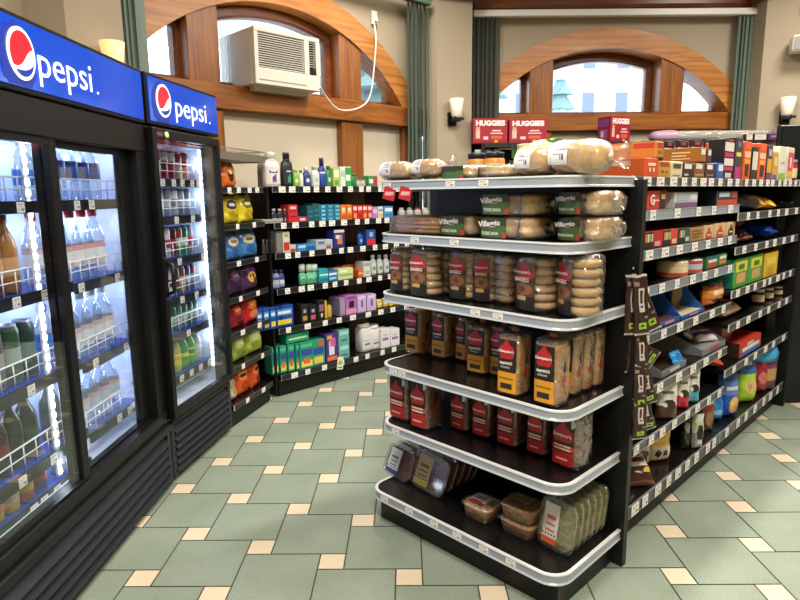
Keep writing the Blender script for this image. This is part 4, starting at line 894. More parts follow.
# ---- clear tubs on the base shelf
def tub(w, h, d, food, labf, lid=True):
    "flat clamshell: lid towards -y, bowl behind; stands on its lower edge"
    r = empty('food_tub', (0, 0, 0)); rn = random.Random(int(w*1000+h*100))
    def stand(rings, **k):
        m = MB(); m.stack(rings, **k); m.v = [(p[0], p[2], p[1]+h/2) for p in m.v]; m.f = [tuple(reversed(f)) for f in m.f]; return m
    stand([(.006, w*.88, h*.88), (d*.5, w*.84, h*.84), (d*.92, w*.72, h*.72)], n=5, seg=32, col=food, jit=.01, rnd=rn).build('filling', 'food', r)
    stand([(.003, w*.95, h*.95), (.012, w*.93, h*.93), (d*.6, w*.86, h*.86), (d, w*.74, h*.74)], n=5, seg=32, cap=(False, True)).build('tray', 'tub', r)
    stand([(-.004, w*.90, h*.90), (-.004, w*.93, h*.93), (0, w, h), (.005, w, h), (.006, w*.9, h*.9)], n=5, seg=32).build('clear_lid', 'tub', r)
    MB().sweep([(w/2*.98*math.copysign(abs(math.cos(a))**.4, math.cos(a)), h/2*.98*math.copysign(abs(math.sin(a))**.4, math.sin(a))) for a in [2*PI*k/40 for k in range(41)]], [(0, 0), (.0015, 0), (.0015, .003), (0, .003)], closed_ends=False).build('rim', 'tub', r, (0, .0, h/2), (PI/2, 0, 0)).location = (0, .003, h/2)
    m = MB(); m.grid(lambda u, v: (-w*.34+w*.40*u, -.0055, h*.10+h*.78*v), 10, 20, labf); m.build('printed_label', 'paper', r)
    return r
def lab_tub(c0, c1, c2):
    def f(u, v):
        if v < .16: return c0
        if .18 < v < .24: return '3a3a3a' if int(u*30) % 2 else c1
        if .30 < v < .36 or .46 < v < .50: return c2 if .15 < u < .85 else c1
        if .62 < v < .68 and .2 < u < .8: return c2
        return c1
    return f
def tubs(z, us, vb, d, food, lf, n, dy, labs, grp, lean, yaw=0, dx=0):
    u0, u1, vt = us; x, y = foot(EC, (u0+u1)/2, vb, z); y = max(y, .022); x, w, h = span(EC, u0, u1, vt, y, z); t = tub(w, h, d, food, lf)
    for k in range(n):
        o = t if k == 0 else dup(t); a = EC.a+yaw
        o.location = EC.at(x+dx*k, y+dy*k, z+.003); o.rotation_euler = (Matrix.Rotation(a, 3, 'Z') @ Matrix.Rotation(-lean, 3, 'X')).to_euler(); tag(o, labs[k], 'food tub', grp)
zb = EZ[0]
tubs(zb, (379, 409, 449), 478, .04, '7a5446', lab_tub('2c3f8a', 'c9cdd2', '6a6e78'), 3, .054, ['clear tub of dark food with blue edged label, front left corner', 'second clear tub in the blue labelled row', 'rearmost clear tub in the blue labelled row'], 'blue labelled tubs', .42, -.12)
tubs(zb, (405, 443, 456), 492, .04, '855c4a', lab_tub('9aa03a', 'b3a27c', '6a5a3a'), 5, .054, ['clear tub with tan label and silver rim, front of its row', 'second tub in the tan labelled row', 'third tub in the tan labelled row', 'fourth tub in the tan labelled row', 'rearmost tub in the tan labelled row'], 'tan labelled tubs', .42, -.1)
tubs(zb, (535, 575, 503), 552, .036, 'aaa468', lab_tub('d2602c', 'd9d6cf', 'c86a48'), 6, .046, ['tub of greens with white and orange label, front of the right row', 'second tub in the row of greens at right', 'third tub in the row of greens at right', 'fourth tub in the row of greens at right', 'fifth tub in the row of greens at right', 'rearmost tub in the row of greens at right'], 'tubs of greens', .20, -.1)
def flat_tub(x, y, z, w, d, h, food, lab, lc, yaw=0):
    r = empty('food_tub', EC.at(x, y, z), EC.a+yaw); tag(r, lab, 'food tub', 'tubs lying flat'); rn = random.Random(int(x*999))
    m = MB(); m.stack([(.004, w*.78, d*.78), (h*.8, w*.9, d*.9), (h*.9, w*.86, d*.86)], n=5, seg=32, col=food, jit=.012, rnd=rn); m.build('filling', 'food', r)
    m = MB(); m.stack([(0, w*.80, d*.80), (.004, w*.83, d*.83), (h*.82, w*.94, d*.94), (h*.86, w, d)], n=5, seg=32, cap=(True, False)); m.build('tray', 'tub', r)
    m = MB(); m.stack([(h*.86, w*1.01, d*1.01), (h*.90, w*1.01, d*1.01), (h*.92, w*.93, d*.93), (h, w*.90, d*.90)], n=5, seg=32, cap=(False, True)); m.build('clear_lid', 'tub', r)
    m = MB(); m.grid(lambda u, v: (-w*.30+w*.5*u, -d*.30+d*.55*v, h+.0015), 10, 10, lambda u, v: lc[0] if v < .25 else (lc[2] if int(v*12) % 3 == 0 and .1 < u < .8 else lc[1])); m.build('printed_label', 'paper', r)
def ft(u0, u1, vb, hh, food, labs, lc):
    x, y = foot(EC, (u0+u1)/2, vb, zb); w = EC.hit(u1, vb, y)[0]-EC.hit(u0, vb, y)[0]
    for k, l in enumerate(labs): flat_tub(x+.003*k, y+.065, zb+k*(hh+.002), w, .13, hh, food, l, lc, .05*k)
ft(458, 487, 522, .068, 'dcb88c', ['single flat tub of light grain with red and white label'], ('b02a30', 'c9c6c2', '8a3038'))
ft(494, 530, 538, .062, 'c09468', ['lower flat tub of brown mix in the stack of two', 'upper flat tub of brown mix in the stack of two'], ('6a5a2c', '8a7a4a', '4a3c20'))
# red shelf talkers hanging from the top lip
for u, l in ((389, 'left red price card hanging under the top bakery lip'), (405, 'right red price card hanging under the top bakery lip')):
    x, z = EC.hit(u, 195, -.02); m = MB(); m.box(-.026, .026, -.001, 0, -.026, .024, 'b3202c'); m.poly([(-.018, -.0015, -.012), (.018, -.0015, -.004), (.018, -.0015, .010), (-.018, -.0015, .004)], 'd8a0a0'); o = m.build('price_card', 'paper', None, EC.at(x, -.018, 1.44), (0, .22, EC.a+.35)); tag(o, l, 'sign', 'red price cards')
# ---------------------------------------------------------------- goods on the aisle run
T = 1.487
def rc(z, u0, u1, vt, d, name, label, cat, base, decor=(), group=None, y=.015, side=None, zz=None):
    return carton(RUN, z, y, (u0, u1, vt), d, name, label, cat, base, decor, group, side=side)
WL = [('f', .15, .85, .55, .9, 'dcd8d0')]
gt = 'snack boxes along the top of the aisle shelving'
TOPN = 'on top of the aisle shelving'
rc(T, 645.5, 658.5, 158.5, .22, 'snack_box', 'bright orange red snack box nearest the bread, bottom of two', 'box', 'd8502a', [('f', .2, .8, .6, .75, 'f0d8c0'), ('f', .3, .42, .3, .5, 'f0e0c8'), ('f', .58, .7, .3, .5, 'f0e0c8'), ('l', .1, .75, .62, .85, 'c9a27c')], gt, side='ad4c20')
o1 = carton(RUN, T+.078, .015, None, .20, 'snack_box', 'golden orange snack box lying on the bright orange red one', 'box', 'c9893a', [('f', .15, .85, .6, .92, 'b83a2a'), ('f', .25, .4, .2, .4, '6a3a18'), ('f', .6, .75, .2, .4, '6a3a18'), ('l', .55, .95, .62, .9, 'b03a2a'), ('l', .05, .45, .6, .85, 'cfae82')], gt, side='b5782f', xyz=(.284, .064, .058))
rc(T, 659.3, 670.5, 161.5, .2, 'snack_box', 'small tan box with red band beside the orange red box', 'box', 'c98d3e', [('f', .1, .9, .68, .92, 'b23a2a'), ('f', .25, .4, .3, .42, '5a3418'), ('f', .6, .72, .3, .42, '5a3418')], gt)
rc(T, 671.3, 683, 162, .2, 'snack_box', 'small cream box with dark panel on top of the aisle shelving', 'box', 'd9cfa4', [('f', .2, .85, .58, .86, '4a4438'), ('f', .15, .8, .15, .2, 'a89a70')], gt)
rc(T, 683.6, 694, 163, .2, 'snack_box', 'small black box with white label right of the cream box', 'box', '26211f', [('f', .1, .8, .6, .92, 'e2deda'), ('f', .1, .5, .15, .3, 'b8b0a8')], gt)
rc(T, 694.6, 705, 163.5, .2, 'snack_box', 'small caramel brown box with white label on the bottom layer', 'box', '85522a', [('f', .15, .75, .62, .92, 'e2deda'), ('f', .1, .9, .2, .28, 'cda070')], gt)
rc(T, 705.8, 715, 164, .2, 'snack_box', 'small dark brown box with white label, left of the blue box', 'box', '452a22', [('f', .15, .75, .62, .92, 'e2deda'), ('f', .1, .9, .2, .28, 'b07060')], gt)
rc(T, 717.3, 724.3, 163.5, .2, 'snack_box', 'small blue box with white label in the bottom layer', 'box', '2c5aa6', [('f', .2, .85, .5, .9, 'dfe4ec'), ('l', .05, .95, .05, .95, '16264a')], gt)
carton(RUN, T+.072, .02, None, .16, 'snack_box', 'long brown printed box lying across the small boxes', 'box', '9a6428', [('f', .15, .8, .5, .9, 'e2deda'), ('l', .25, .75, .62, .72, 'd8b888'), ('l', .25, .65, .40, .5, 'd8b888'), ('l', .25, .75, .2, .28, 'd8b888')], gt, side='96601f', xyz=(.752, .075, .062))
carton(RUN, T+.072, .02, None, .16, 'snack_box', 'short dark brown box lying right of the long brown box', 'box', '4a2a20', [('f', .2, .8, .5, .9, 'e2deda')], gt, xyz=(.828, .06, .060))
pk = [('f', .06, .94, .70, .92, 'ddd3cc'), ('f', .06, .94, .56, .66, 'c02868'), ('f', .06, .94, .34, .52, 'ddd3cc'), ('f', .06, .94, .22, .31, 'c02868'), ('f', .2, .8, .04, .16, 'cfcac4'), ('f', .3, .7, .94, .98, 'b04050')]
rc(T, 725, 735.3, 139.5, .07, 'cereal_bar_box', 'tall white and magenta striped box right of the blue box', 'box', '1a1416', pk, 'tall boxes on the aisle shelving')
for u0, u1, vt, l in ((664, 675, 141.5, 'black and pink tall box at the back, first behind the long brown box'), (677, 689, 141, 'black and pink tall box at the back, second behind the long brown box'), (691, 703, 140.5, 'black and pink tall box at the back, third behind the long brown box'), (705, 718, 140, 'black and pink tall box at the back, just left of the striped one')):
    carton(RUN, T, .20, (u0, u1, vt), .05, 'cereal_bar_box', l, 'box', '1a1416', [('f', .06, .94, .62, .82, 'd6cac4'), ('f', .06, .94, .42, .55, 'c02868'), ('f', .06, .94, .2, .36, 'd6cac4'), ('f', .3, .7, .88, .96, 'b04050'), ('l', .1, .9, .6, .85, 'cfc0bc'), ('l', .1, .9, .86, .93, 'b83a58')], 'tall boxes on the aisle shelving', side='1c1618')
rc(T, 736.5, 743.8, 138, .08, 'snack_box', 'tall dark box with magenta base left of the first orange tall box', 'box', '3a3236', [('f', .1, .9, .02, .3, 'b02c7a'), ('f', .15, .8, .55, .65, 'd8d060'), ('f', .2, .7, .78, .9, '5a6a8a')], 'tall boxes on the aisle shelving', side='2a2428')
oj = [('f', .1, .9, .8, .95, 'e8603a'), ('f', .1, .9, .58, .74, 'f0b890'), ('f', .1, .9, .42, .54, 'e8a030'), ('f', .3, .75, .1, .4, '3a2420')]
rc(T, 745, 752.3, 142, .2, 'snack_box', 'first tall orange box, just right of the dark magenta based box', 'box', 'dd5a24', oj, 'tall boxes on the aisle shelving')
rc(T, 753, 759.3, 147, .2, 'snack_box', 'tall black box with long white panel between the two orange boxes', 'box', '231d1b', [('f', .1, .9, .3, .85, 'd2ccc2')], 'tall boxes on the aisle shelving')
rc(T, 760, 767.5, 144, .2, 'snack_box', 'second tall orange box, right of the black and white panel box', 'box', 'dd5a24', oj, 'tall boxes on the aisle shelving')
rc(T, 768.2, 773.5, 146, .2, 'snack_box', 'tall purple and gold box right of the second orange box', 'box', '4a2a4a', [('f', .08, .92, .22, .62, 'd0a040'), ('f', .1, .9, .02, .18, '5a3a8a'), ('f', .2, .8, .7, .9, 'b0a0a8')], 'tall boxes on the aisle shelving')
rc(T, 774, 779, 152, .2, 'snack_box', 'shorter golden box next to the white and green packs', 'box', 'c89a44', [('f', .1, .9, .02, .2, '6a4a9a'), ('f', .2, .8, .5, .8, 'e0c888')], 'tall boxes on the aisle shelving')
rc(T, 780.5, 787.5, 147, .2, 'snack_box', 'white pack with lime green base near the far end', 'box', 'd9d4c4', [('f', .05, .95, .02, .22, '86b83a'), ('l', .05, .95, .02, .2, '86b83a'), ('f', .3, .8, .5, .55, 'a8a898')], 'tall boxes on the aisle shelving')
rc(T, 788.5, 795, 148, .2, 'snack_box', 'white, pink and yellow pack second from the far end', 'box', 'd9d0b8', [('f', .15, .9, .2, .85, 'd8385a'), ('f', .15, .9, .1, .3, 'e0b040'), ('f', .4, .6, .4, .7, 'f0e0e0')], 'tall boxes on the aisle shelving')
x, w, h = span(RUN, 796, 803, 160, .03, T); jar(RUN, min(x, RW-.05), .07, T, .09, .13, 'red jar with grey lid at the far end of the top', 'a3202c', '8a7a70')
# nappy packs on the tall wall shelving behind
zt2 = BC.hit(508, 143.5, -.42)[1]
wc = empty('wall_shelving', BC.at(-.45, -.42, 0), BC.a); tag(wc, 'tall black wall shelving below the facing window, behind the aisle shelving', 'shelving')
for z in (.16, .5, .85, 1.2, 1.55, zt2): flat_shelf(wc, -.80, 1.80, z, .36, .036, [], '222222', edge='3a3a3a')
MB().box(-.80, 1.80, .36, .38, 0, zt2-.03).build('back_panel', 'black', wc); MB().box(-.80, 1.80, .04, .36, 0, .118).build('base', 'black', wc); m = MB(); m.box(-.83, -.803, 0, .38, 0, zt2); m.box(1.803, 1.83, 0, .38, 0, zt2); m.build('side_panel', 'black', wc)
def nappies(u0, u1, vt, yaw, dx, lab):
    x0 = BC.hit(u0, vt, -.36)[0]; x1 = BC.hit(u1, vt, -.36)[0]; zt_ = BC.hit((u0+u1)/2, vt, -.36)[1]; w = x1-x0; h = zt_-zt2-.004; d = .17
    r = empty('nappy_pack', BC.at((x0+x1)/2+dx, -.36, zt2+.004), BC.a+yaw); tag(r, lab, 'nappy pack', 'red nappy packs')
    m = carton_mesh(w, h, d, 'a31c30', [('f', .0, 1, .02, .10, '8c1628'), ('f', .08, .2, .2, .55, 'd8b8a8'), ('f', .09, .19, .50, .66, 'cfa890'), ('f', .30, .44, .16, .28, 'd8c8c0'), ('f', .55, .80, .48, .54, 'e0c8c4'), ('f', .5, .86, .38, .43, 'e0c8c4'), ('f', .52, .84, .18, .31, 'd0603c'), ('f', .62, .72, .04, .14, 'd8a848'), ('l', .1, .9, .6, .9, '7a3a78'), ('l', .2, .8, .15, .5, '8a4a80'), ('l', .3, .5, .2, .45, 'd0b0b0')], side='7c2038')
    m.build('pack_body', 'carton', r); text('HUGGIES', h*.27, r, 'ink', (0, -.003, h*.80), bold=.0035*h/.2, squash=w/(h*.27)/4.9)

nappies(473, 508, 118.5, .06, 0, 'red nappy pack at the left, under the small arched pane'); nappies(509.5, 547, 119, -.02, 0, 'red nappy pack second from left, above the pale bread bags'); nappies(606, 632, 116.5, .42, .02, 'red nappy pack turned to show its side, right of the round loaves')
for k, (u, l) in enumerate(((480, 'black bottle with white label under the left nappy pack'), (489, 'black bottle with white label under the left nappy pack, middle'), (498, 'black bottle with white label under the left nappy pack, right'))):
    x = BC.hit(u, 150, -.40)[0]; jar(BC, x, -.32, 1.553, .085, max(.12, zt2-1.553-.05), l, '17151a', 'd0d0d0', 'black bottles on the tall shelving', 'bottle')
def at_wc(u, v, y): x, zz = BC.hit(u, v, y); return x, zz
xL, _ = at_wc(664, 135, -.25); xR, zT = at_wc(768, 127, -.25); L = xR-xL
r = empty('wrapped_pack', BC.at((xL+xR)/2, -.25, zt2+.012), BC.a); tag(r, 'long grey plastic wrapped pack with pink end lying on the tall wall shelving', 'pack'); rn = random.Random(3); hp = .10
def hor_(rings, **k):
    m = MB(); m.stack(rings, **k); m.v = [(p[2]-L/2, p[1], p[0]+hp/2) for p in m.v]; return m
hor_([(L*t, hp*.9, .20) for t in [k/10 for k in range(11)]], n=5, seg=20, col='b8b2a6').build('rolls', 'paper', r)
hor_([(-.02, hp*.5, .12), (0, hp*.92, .19)]+[(L*t, hp*(1.0+rn.uniform(-.12, .14)), .21) for t in [k/14 for k in range(15)]]+[(L+.03, hp*.6, .12)], n=4, seg=26, jit=.03, rnd=rn, col='c9c8c4').build('wrap', 'film', r)
hor_([(-.14, hp*.3, .1), (-.10, hp*.95, .17), (.0, hp*1.1, .215), (.07, hp*1.12, .22)], n=3, seg=24, jit=.04, rnd=rn, col='bf9ab2', cap=(True, False)).build('pink_end', 'foil', r)
for u0, u1, c, ic, l in ((746, 753, '3a3030', 'd0c6ba', 'narrow pale fronted carton on the tall wall shelving, left of the wide one'), (754, 767, '3a3030', 'd0c6ba', 'wide pale fronted carton on the tall wall shelving, left of the purple one'), (768, 783, '4a2650', '5c3464', 'deep purple carton on the tall wall shelving, last at the right')):
    x0, x1 = at_wc(u0, 134, -.40)[0], at_wc(u1, 134, -.40)[0]; hh = max(.06, at_wc(u0, 135, -.40)[1]-zt2)
    o = carton_mesh(x1-x0-.004, hh, .10, c, [('f', .05, .95, .1, .92, ic), ('f', .2, .6, .5, .7, 'a888a8' if c == '4a2650' else 'b8aca0')], side=c).build('carton', 'carton', None, BC.at((x0+x1)/2, -.405, zt2+.004), BC.a); tag(o, l, 'box', 'cartons on the tall wall shelving')
xk, zk = RUN.hit(672, 140.5, .42)
carton(RUN, T, .42, None, .14, 'carton', 'black carton with blue and white band behind the golden orange box', 'box', '1c1a1a', [('l', .05, .5, .75, .9, '3a78a8'), ('l', .5, .95, .75, .9, 'd8d0c8'), ('f', .1, .5, .6, .9, 'cfc8c0')], None, xyz=(xk, .16, zk-T))
def stand(F, z, u0, u1, vt, vb, d, name, label, cat, col, grp=None, yaw=-.55, lean=.06, **k):
    "bag standing where its lower edge meets the shelf in the photo, turned partly towards the aisle end"
    x, y = foot(F, (u0+u1)/2, vb, z); p = F.at(x, y, z); dist = (MC.transposed() @ Vector((p[0], p[1], z-H))).z; w = (u1-u0)/FPX*dist; h = F.hit((u0+u1)/2, vt, y)[1]-z; nx = [q for q in (S1 if x < 1.22 else S2)+[1.487] if q > z+.01][0]; h = min(h, nx-.03-z)
    return bag(F, z, y, None, d, name, label, cat, col, grp, yaw, lean, xyz=(x, w, h), **k)
# second shelf
z = S1[6]
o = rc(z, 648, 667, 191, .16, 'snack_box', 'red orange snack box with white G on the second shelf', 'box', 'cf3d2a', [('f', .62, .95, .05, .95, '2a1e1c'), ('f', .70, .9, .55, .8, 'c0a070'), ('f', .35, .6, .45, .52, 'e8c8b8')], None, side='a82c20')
text('G', o['dims'][1]*.75, o, 'ink', (-o['dims'][0]*.27, -.003, o['dims'][1]*.5), bold=.0015)
rc(z, 675, 698, 192.5, .14, 'snack_box', 'white and mauve box on the second shelf of the aisle', 'box', 'c9ccd0', [('f', .02, .98, .02, .36, '7a5a80'), ('f', .1, .6, .45, .9, 'a8b0bc'), ('f', .66, .92, .5, .9, 'd8dade')], None)
x, w, h = span(RUN, 706, 716, 194, .06, z); jar(RUN, x, .10, z, .08, h, 'dark round jar between the mauve box and the navy box', '241e1c', '3a3432')
rc(z, 717, 738, 191.5, .14, 'snack_box', 'navy and red box at the right of the second aisle shelf', 'box', '24304a', [('f', .02, .98, .03, .40, 'c8442a'), ('f', .1, .6, .6, .9, 'b8c0d0'), ('f', .65, .95, .5, .9, 'a03a30')], None, side='1c2438')
# third shelf: bar boxes
z = S1[5]; gb = 'bar boxes on the third aisle shelf'
def kind(b, c): return [('f', .02, .52, .05, .95, '201a1c'), ('f', .08, .18, .4, .85, 'd88a2a'), ('f', .20, .28, .4, .85, 'e0d8c8'), ('f', .30, .38, .4, .85, '78a8a0'), ('f', .40, .48, .4, .85, 'd0c060'), ('f', .58, .9, .12, .4, c)]
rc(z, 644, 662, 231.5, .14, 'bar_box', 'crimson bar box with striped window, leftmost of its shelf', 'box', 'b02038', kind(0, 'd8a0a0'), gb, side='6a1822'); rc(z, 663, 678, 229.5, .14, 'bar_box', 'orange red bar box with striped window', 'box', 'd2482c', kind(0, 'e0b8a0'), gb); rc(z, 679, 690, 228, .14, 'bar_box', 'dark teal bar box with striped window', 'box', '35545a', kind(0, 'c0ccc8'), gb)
rc(z, 691, 703.5, 227.5, .14, 'bar_box', 'brown kraft box with dark lines of text', 'box', 'a87c4c', [('f', .1, .8, .7, .76, '5a3a20'), ('f', .1, .9, .5, .56, '5a3a20'), ('f', .1, .7, .3, .36, '5a3a20')], gb)
for u0, u1, vt, c, l in ((704.5, 714, 225.5, 'c8442c', 'kraft box with narrow red bottle emblem'), (715, 726, 223.5, 'c84a28', 'kraft box with wide red bottle emblem'), (727, 735.5, 222.5, '2a2420', 'kraft box with black bottle emblem')):
    rc(z, u0, u1, vt, .14, 'bar_box', l+' on the third aisle shelf', 'box', 'd3b184', [('f', .2, .8, .08, .45, c), ('f', .3, .7, .45, .58, c), ('f', .42, .58, .58, .82, c), ('f', .3, .7, .25, .36, 'e0c8a0')], gb)
# fourth shelf: tins
z = S1[4]
def tin(u0, u1, vt, c, l, y=.06):
    x, w, h = span(RUN, u0, u1, vt, y-.05, z); w = min(w, .13); r = empty('food_tin', RUN.at(x, y, z), RUN.a); tag(r, l, 'tin', 'tins on the fourth aisle shelf')
    m = MB(); m.stack([(0, w*.97, w*.97, 0, 0, 'b0b0b0'), (.004, w, w, 0, 0, c[0]), (h*.3, w, w, 0, 0, c[1]), (h*.7, w, w, 0, 0, c[2]), (h*.95, w, w, 0, 0, 'b8b8b8'), (h, w*.97, w*.97)], seg=22); m.build('tin_body', 'plastic', r); m = MB(); m.stack([(h, w*.9, w*.9), (h+.002, w*.9, w*.9)], seg=20, col='c8c8c8'); m.build('tin_lid', 'rail', r)
tin(677, 691, 262, ('c04a30', 'd8c8a0', 'cfae84'), 'cream and red tin, leftmost visible on the fourth aisle shelf'); tin(691, 706, 260, ('d0503a', 'b0bccc', 'b83a30'), 'red, white and blue tin beside the cream tin')
rc(z, 707.5, 718, 256.5, .12, 'snack_box', 'green and red packet box on the fourth aisle shelf', 'box', '3a7a3a', [('f', .1, .9, .1, .4, 'b8442c'), ('f', .1, .9, .5, .75, 'd8d0c0'), ('f', .1, .9, .8, .95, '2c50a0')], None); rc(z, 719, 727, 254, .12, 'snack_box', 'blue green packet box at the right of the fourth aisle shelf', 'box', '2f7a4a', [('f', .1, .9, .2, .5, 'd0803a'), ('f', .1, .9, .6, .85, 'e0dcd0')], None)
# fifth shelf: open display trays
z = S1[3]
def tray(u0, u1, vt, d, c, inner, l, cat='display tray', hb=None, fill=None, z=z, y=.015, lab='d88a90'):
    x, w, h = span(RUN, u0, u1, vt, y, z); hb = hb or h*2; r = empty('display_tray', RUN.at(x, y, z), RUN.a); tag(r, l, cat, 'open display trays')
    m = MB(); t = .004; m.box(-w/2, w/2, 0, t, 0, h, c); m.box(-w/2, w/2, d-t, d, 0, hb, c); m.box(-w/2, w/2, t, d-t, 0, t, c)
    for s in (-1, 1):
        X0, X1 = (s*w/2-t*(s > 0), s*w/2+t*(s < 0)); i = len(m.v)
        m.v += [(X, Y, Z) for X in (X0, X1) for (Y, Z) in ((t, t), (d-t, t), (d-t, hb), (d*.55, hb), (t, h))]
        m.face([i+k for k in range(5)], c); m.face([i+9-k for k in range(5)], c)
        for k in range(5): a, b = i+k, i+(k+1) % 5; m.face((b, a, a+5, b+5), c)
    m.poly([(-w*.18, -.001, h*.25), (w*.22, -.001, h*.25), (w*.22, -.001, h*.75), (-w*.18, -.001, h*.75)], lab); m.build('tray_body', 'carton', r)
    m = MB(); m.box(-w/2+.006, w/2-.006, .008, d-.008, .006, h*.8, inner); m.build('inner_card', 'carton', r); return x, w, h
x, w, h = tray(657, 680, 320, .26, '2450a4', '5a3420', 'blue display tray with tall back, beside the hanging candy', hb=.15); 
def bar_in(F, x, y, z, w, h, lean, yaw, c, l, grp): bag(F, z, y, None, .022, 'chocolate_bar', l, 'chocolate bar', pat([(.1, c), (.9, c), (1, c)], [(.5, .5, .3, .28, 'b8a898'), (.5, .3, .3, .1, c)]), grp, yaw, lean, xyz=(x, w, h), wr=.003, rest=False)
for k in range(3): bar_in(RUN, x-.03+k*.03, .10+k*.03, z+.05, .07, .15, .5, .2*k-.2, ['4a2418', '3a1c16', '5a3020'][k], f'brown wrapped bar in the tall blue tray, {ORD[k]}', 'bars in the tall blue tray')
x, w, h = tray(682, 704, 313, .22, '2a5cae', 'd2c6a6', 'blue display tray with cream card inside, fifth aisle shelf', hb=.14)
for k in range(2): bar_in(RUN, x+.05+k*.05, .17-.02*k, z+.09, .06, .13, .6, .3-.5*k, ['6a3a28', '2c3450'][k], f'wrapped bar lying in the cream lined tray, {ORD[k]}', 'bars in the cream lined tray')
bag(RUN, z, .02, (711, 728, 284), .07, 'snack_bag', 'orange and brown nut snack bag at the right of the fifth aisle shelf', 'bag', pat([(.1, 'a85a20'), (.4, 'b8682a'), (.75, 'cf7f34'), (1, '8a4a1c')], [(.35, .28, .16, .10, '5a2e14'), (.65, .22, .16, .10, '5a2e14'), (.5, .6, .3, .12, 'e8d0b0')]))
bag(RUN, z, .12, None, .06, 'snack_bag', 'pale brown bag standing behind the orange nut snack bag', 'bag', pat([(1, 'a8845c')], [(.5, .5, .3, .3, 'c8a880')]), xyz=(.93, .15, .17))
# sixth shelf: grey trays of wrapped sweets
z = S1[2]
x, w, h = tray(662, 686, 366, .30, '70757a', '3a2a24', 'grey display tray with a blue wrapper hanging at its front', hb=.11, z=z, lab='c8c4bc')
bag(RUN, z+.03, .01, None, .03, 'wrapped_sweet', 'bright blue wrapper at the front of the near grey tray', 'sweet', pat([(1, '2b8fd0')], [(.5, .5, .3, .3, '1c6cae')]), xyz=(x+w*.25, .10, .06), lean=.5, rest=False)
for k in range(3): bar_in(RUN, x-.05+k*.05, .10+.05*k, z+.06, .06, .12, .9, .3*k-.3, ['4a2a20', '2e1c18', '5a3426'][k], f'dark bar piled in the near grey tray, {ORD[k]}', 'bars in the near grey tray')
x, w, h = tray(703, 725, 345, .30, '7b8084', '8a8a88', 'grey sloping tray with white and purple wrapped sweets', hb=.10, z=z, lab='b83a34')
for k in range(5): bag(RUN, z+.05+.012*k, .05+.04*k, None, .03, 'wrapped_sweet', 'crinkled white, purple and brown wrapper in the sloping grey tray, '+ORD[k], 'sweet', pat([(.4, ['cfc8cc', '4a3430', 'd8d4d6', '5a3a8a', 'c8c0c4'][k]), (.7, ['5a3a8a', 'cfc8c8', '6a4a98', 'd0c8d0', '4a3634'][k]), (1, 'cfc8cc')]), 'sweets in the sloping tray', R_.uniform(-.6, .6), 1.0, xyz=(x+R_.uniform(-.05, .05), .13, .08), rest=False)
# seventh shelf: pouches
z = S1[1]
def pouch(u0, u1, vt, vb, c, l): return stand(RUN, z, u0, u1, vt, vb, .05, 'treat_pouch', l, 'pouch', c, 'treat pouches on the aisle shelving', yaw=-.75, gusset=.7)
wp = lambda b: pat([(.36, b), (.93, 'd5d2ca'), (1, 'c2bfb8')], [(.55, .40, .30, .11, '3a2520'), (.45, .68, .28, .02, '6a645c', 1), (.35, .37, .12, .05, 'e4e0d8')])
pouch(657, 679, 376, 421, wp('4a2a22'), 'white pouch with brown base on the second lowest aisle shelf'); pouch(676, 691, 370, 410, wp('c0283a'), 'white pouch with red base on the second lowest aisle shelf'); pouch(686, 701, 363, 404, wp('4aa6b8'), 'white pouch with teal base on the second lowest aisle shelf')
# base shelf
z = S1[0]
xb, yb = foot(RUN, 640, 492, z)
bag(RUN, z, yb, None, .07, 'candy_bag', 'dark brown candy bag lying flat at the near end of the base shelf', 'bag', pat([(.08, '6a4038'), (.95, '3e1c18'), (1, '2c1412')], [(.5, .55, .36, .17, 'd8d0c8', 1), (.5, .55, .31, .04, '6a1c1c', 1), (.5, .66, .25, .03, '4a2a24', 1), (.3, .80, .12, .06, 'b82a2a'), (.8, .3, .12, .06, 'c8b040')]), None, -.62, .80, xyz=(xb+.02, .15, .19), dz=.035)
stand(RUN, z, 633, 652, 440, 470, .06, 'candy_bag', 'white and brown chocolate almond bag standing near the candy bag', 'bag', pat([(.2, '5a2a20'), (1, 'd6d0c6')], [(.55, .45, .3, .13, '6a2a22'), (.45, .72, .3, .04, 'a02a2a', 1), (.5, .3, .25, .08, '4a2a1c')]), yaw=-.7)
stand(RUN, z, 649, 675, 418, 464, .07, 'nut_bag', 'yellow nut candy bag standing on the base shelf', 'bag', pat([(.06, 'c8941c'), (.36, 'ddd2bc'), (1, 'f2b41c')], [(.36, .20, .13, .08, '4a2418'), (.66, .20, .13, .07, '3a1c14'), (.48, .74, .32, .035, '5a2018', 1), (.5, .63, .28, .03, '5a2018', 1), (.45, .48, .3, .03, 'd8d0a0', 1)]), yaw=-.55, lean=.08)
stand(RUN, z, 683, 692, 408, 451, .05, 'treat_pouch', 'black pouch standing between the yellow bag and the white pouch', 'pouch', pat([(1, '232323')], [(.5, .5, .3, .12, '8a8a88')]), gusset=.7)
stand(RUN, z, 694, 706, 404, 450, .05, 'treat_pouch', 'white and black pouch with lime tab on the base shelf', 'pouch', pat([(.35, '8f8f8c'), (.8, 'c9c8c2'), (1, '2c2c2c')], [(.5, .35, .3, .2, '1e1e1e'), (.2, .55, .14, .06, 'a8c83a', 1), (.5, .15, .2, .06, 'd8d8d4')]), gusset=.7)
stand(RUN, z, 702, 716, 398, 432, .05, 'treat_pouch', 'brown pouch with red and white top on the base shelf', 'pouch', pat([(.5, '6a4a30'), (1, '9a2c28')], [(.5, .8, .35, .08, 'd8d0c8'), (.5, .35, .3, .2, '8a6a44')]), gusset=.7)
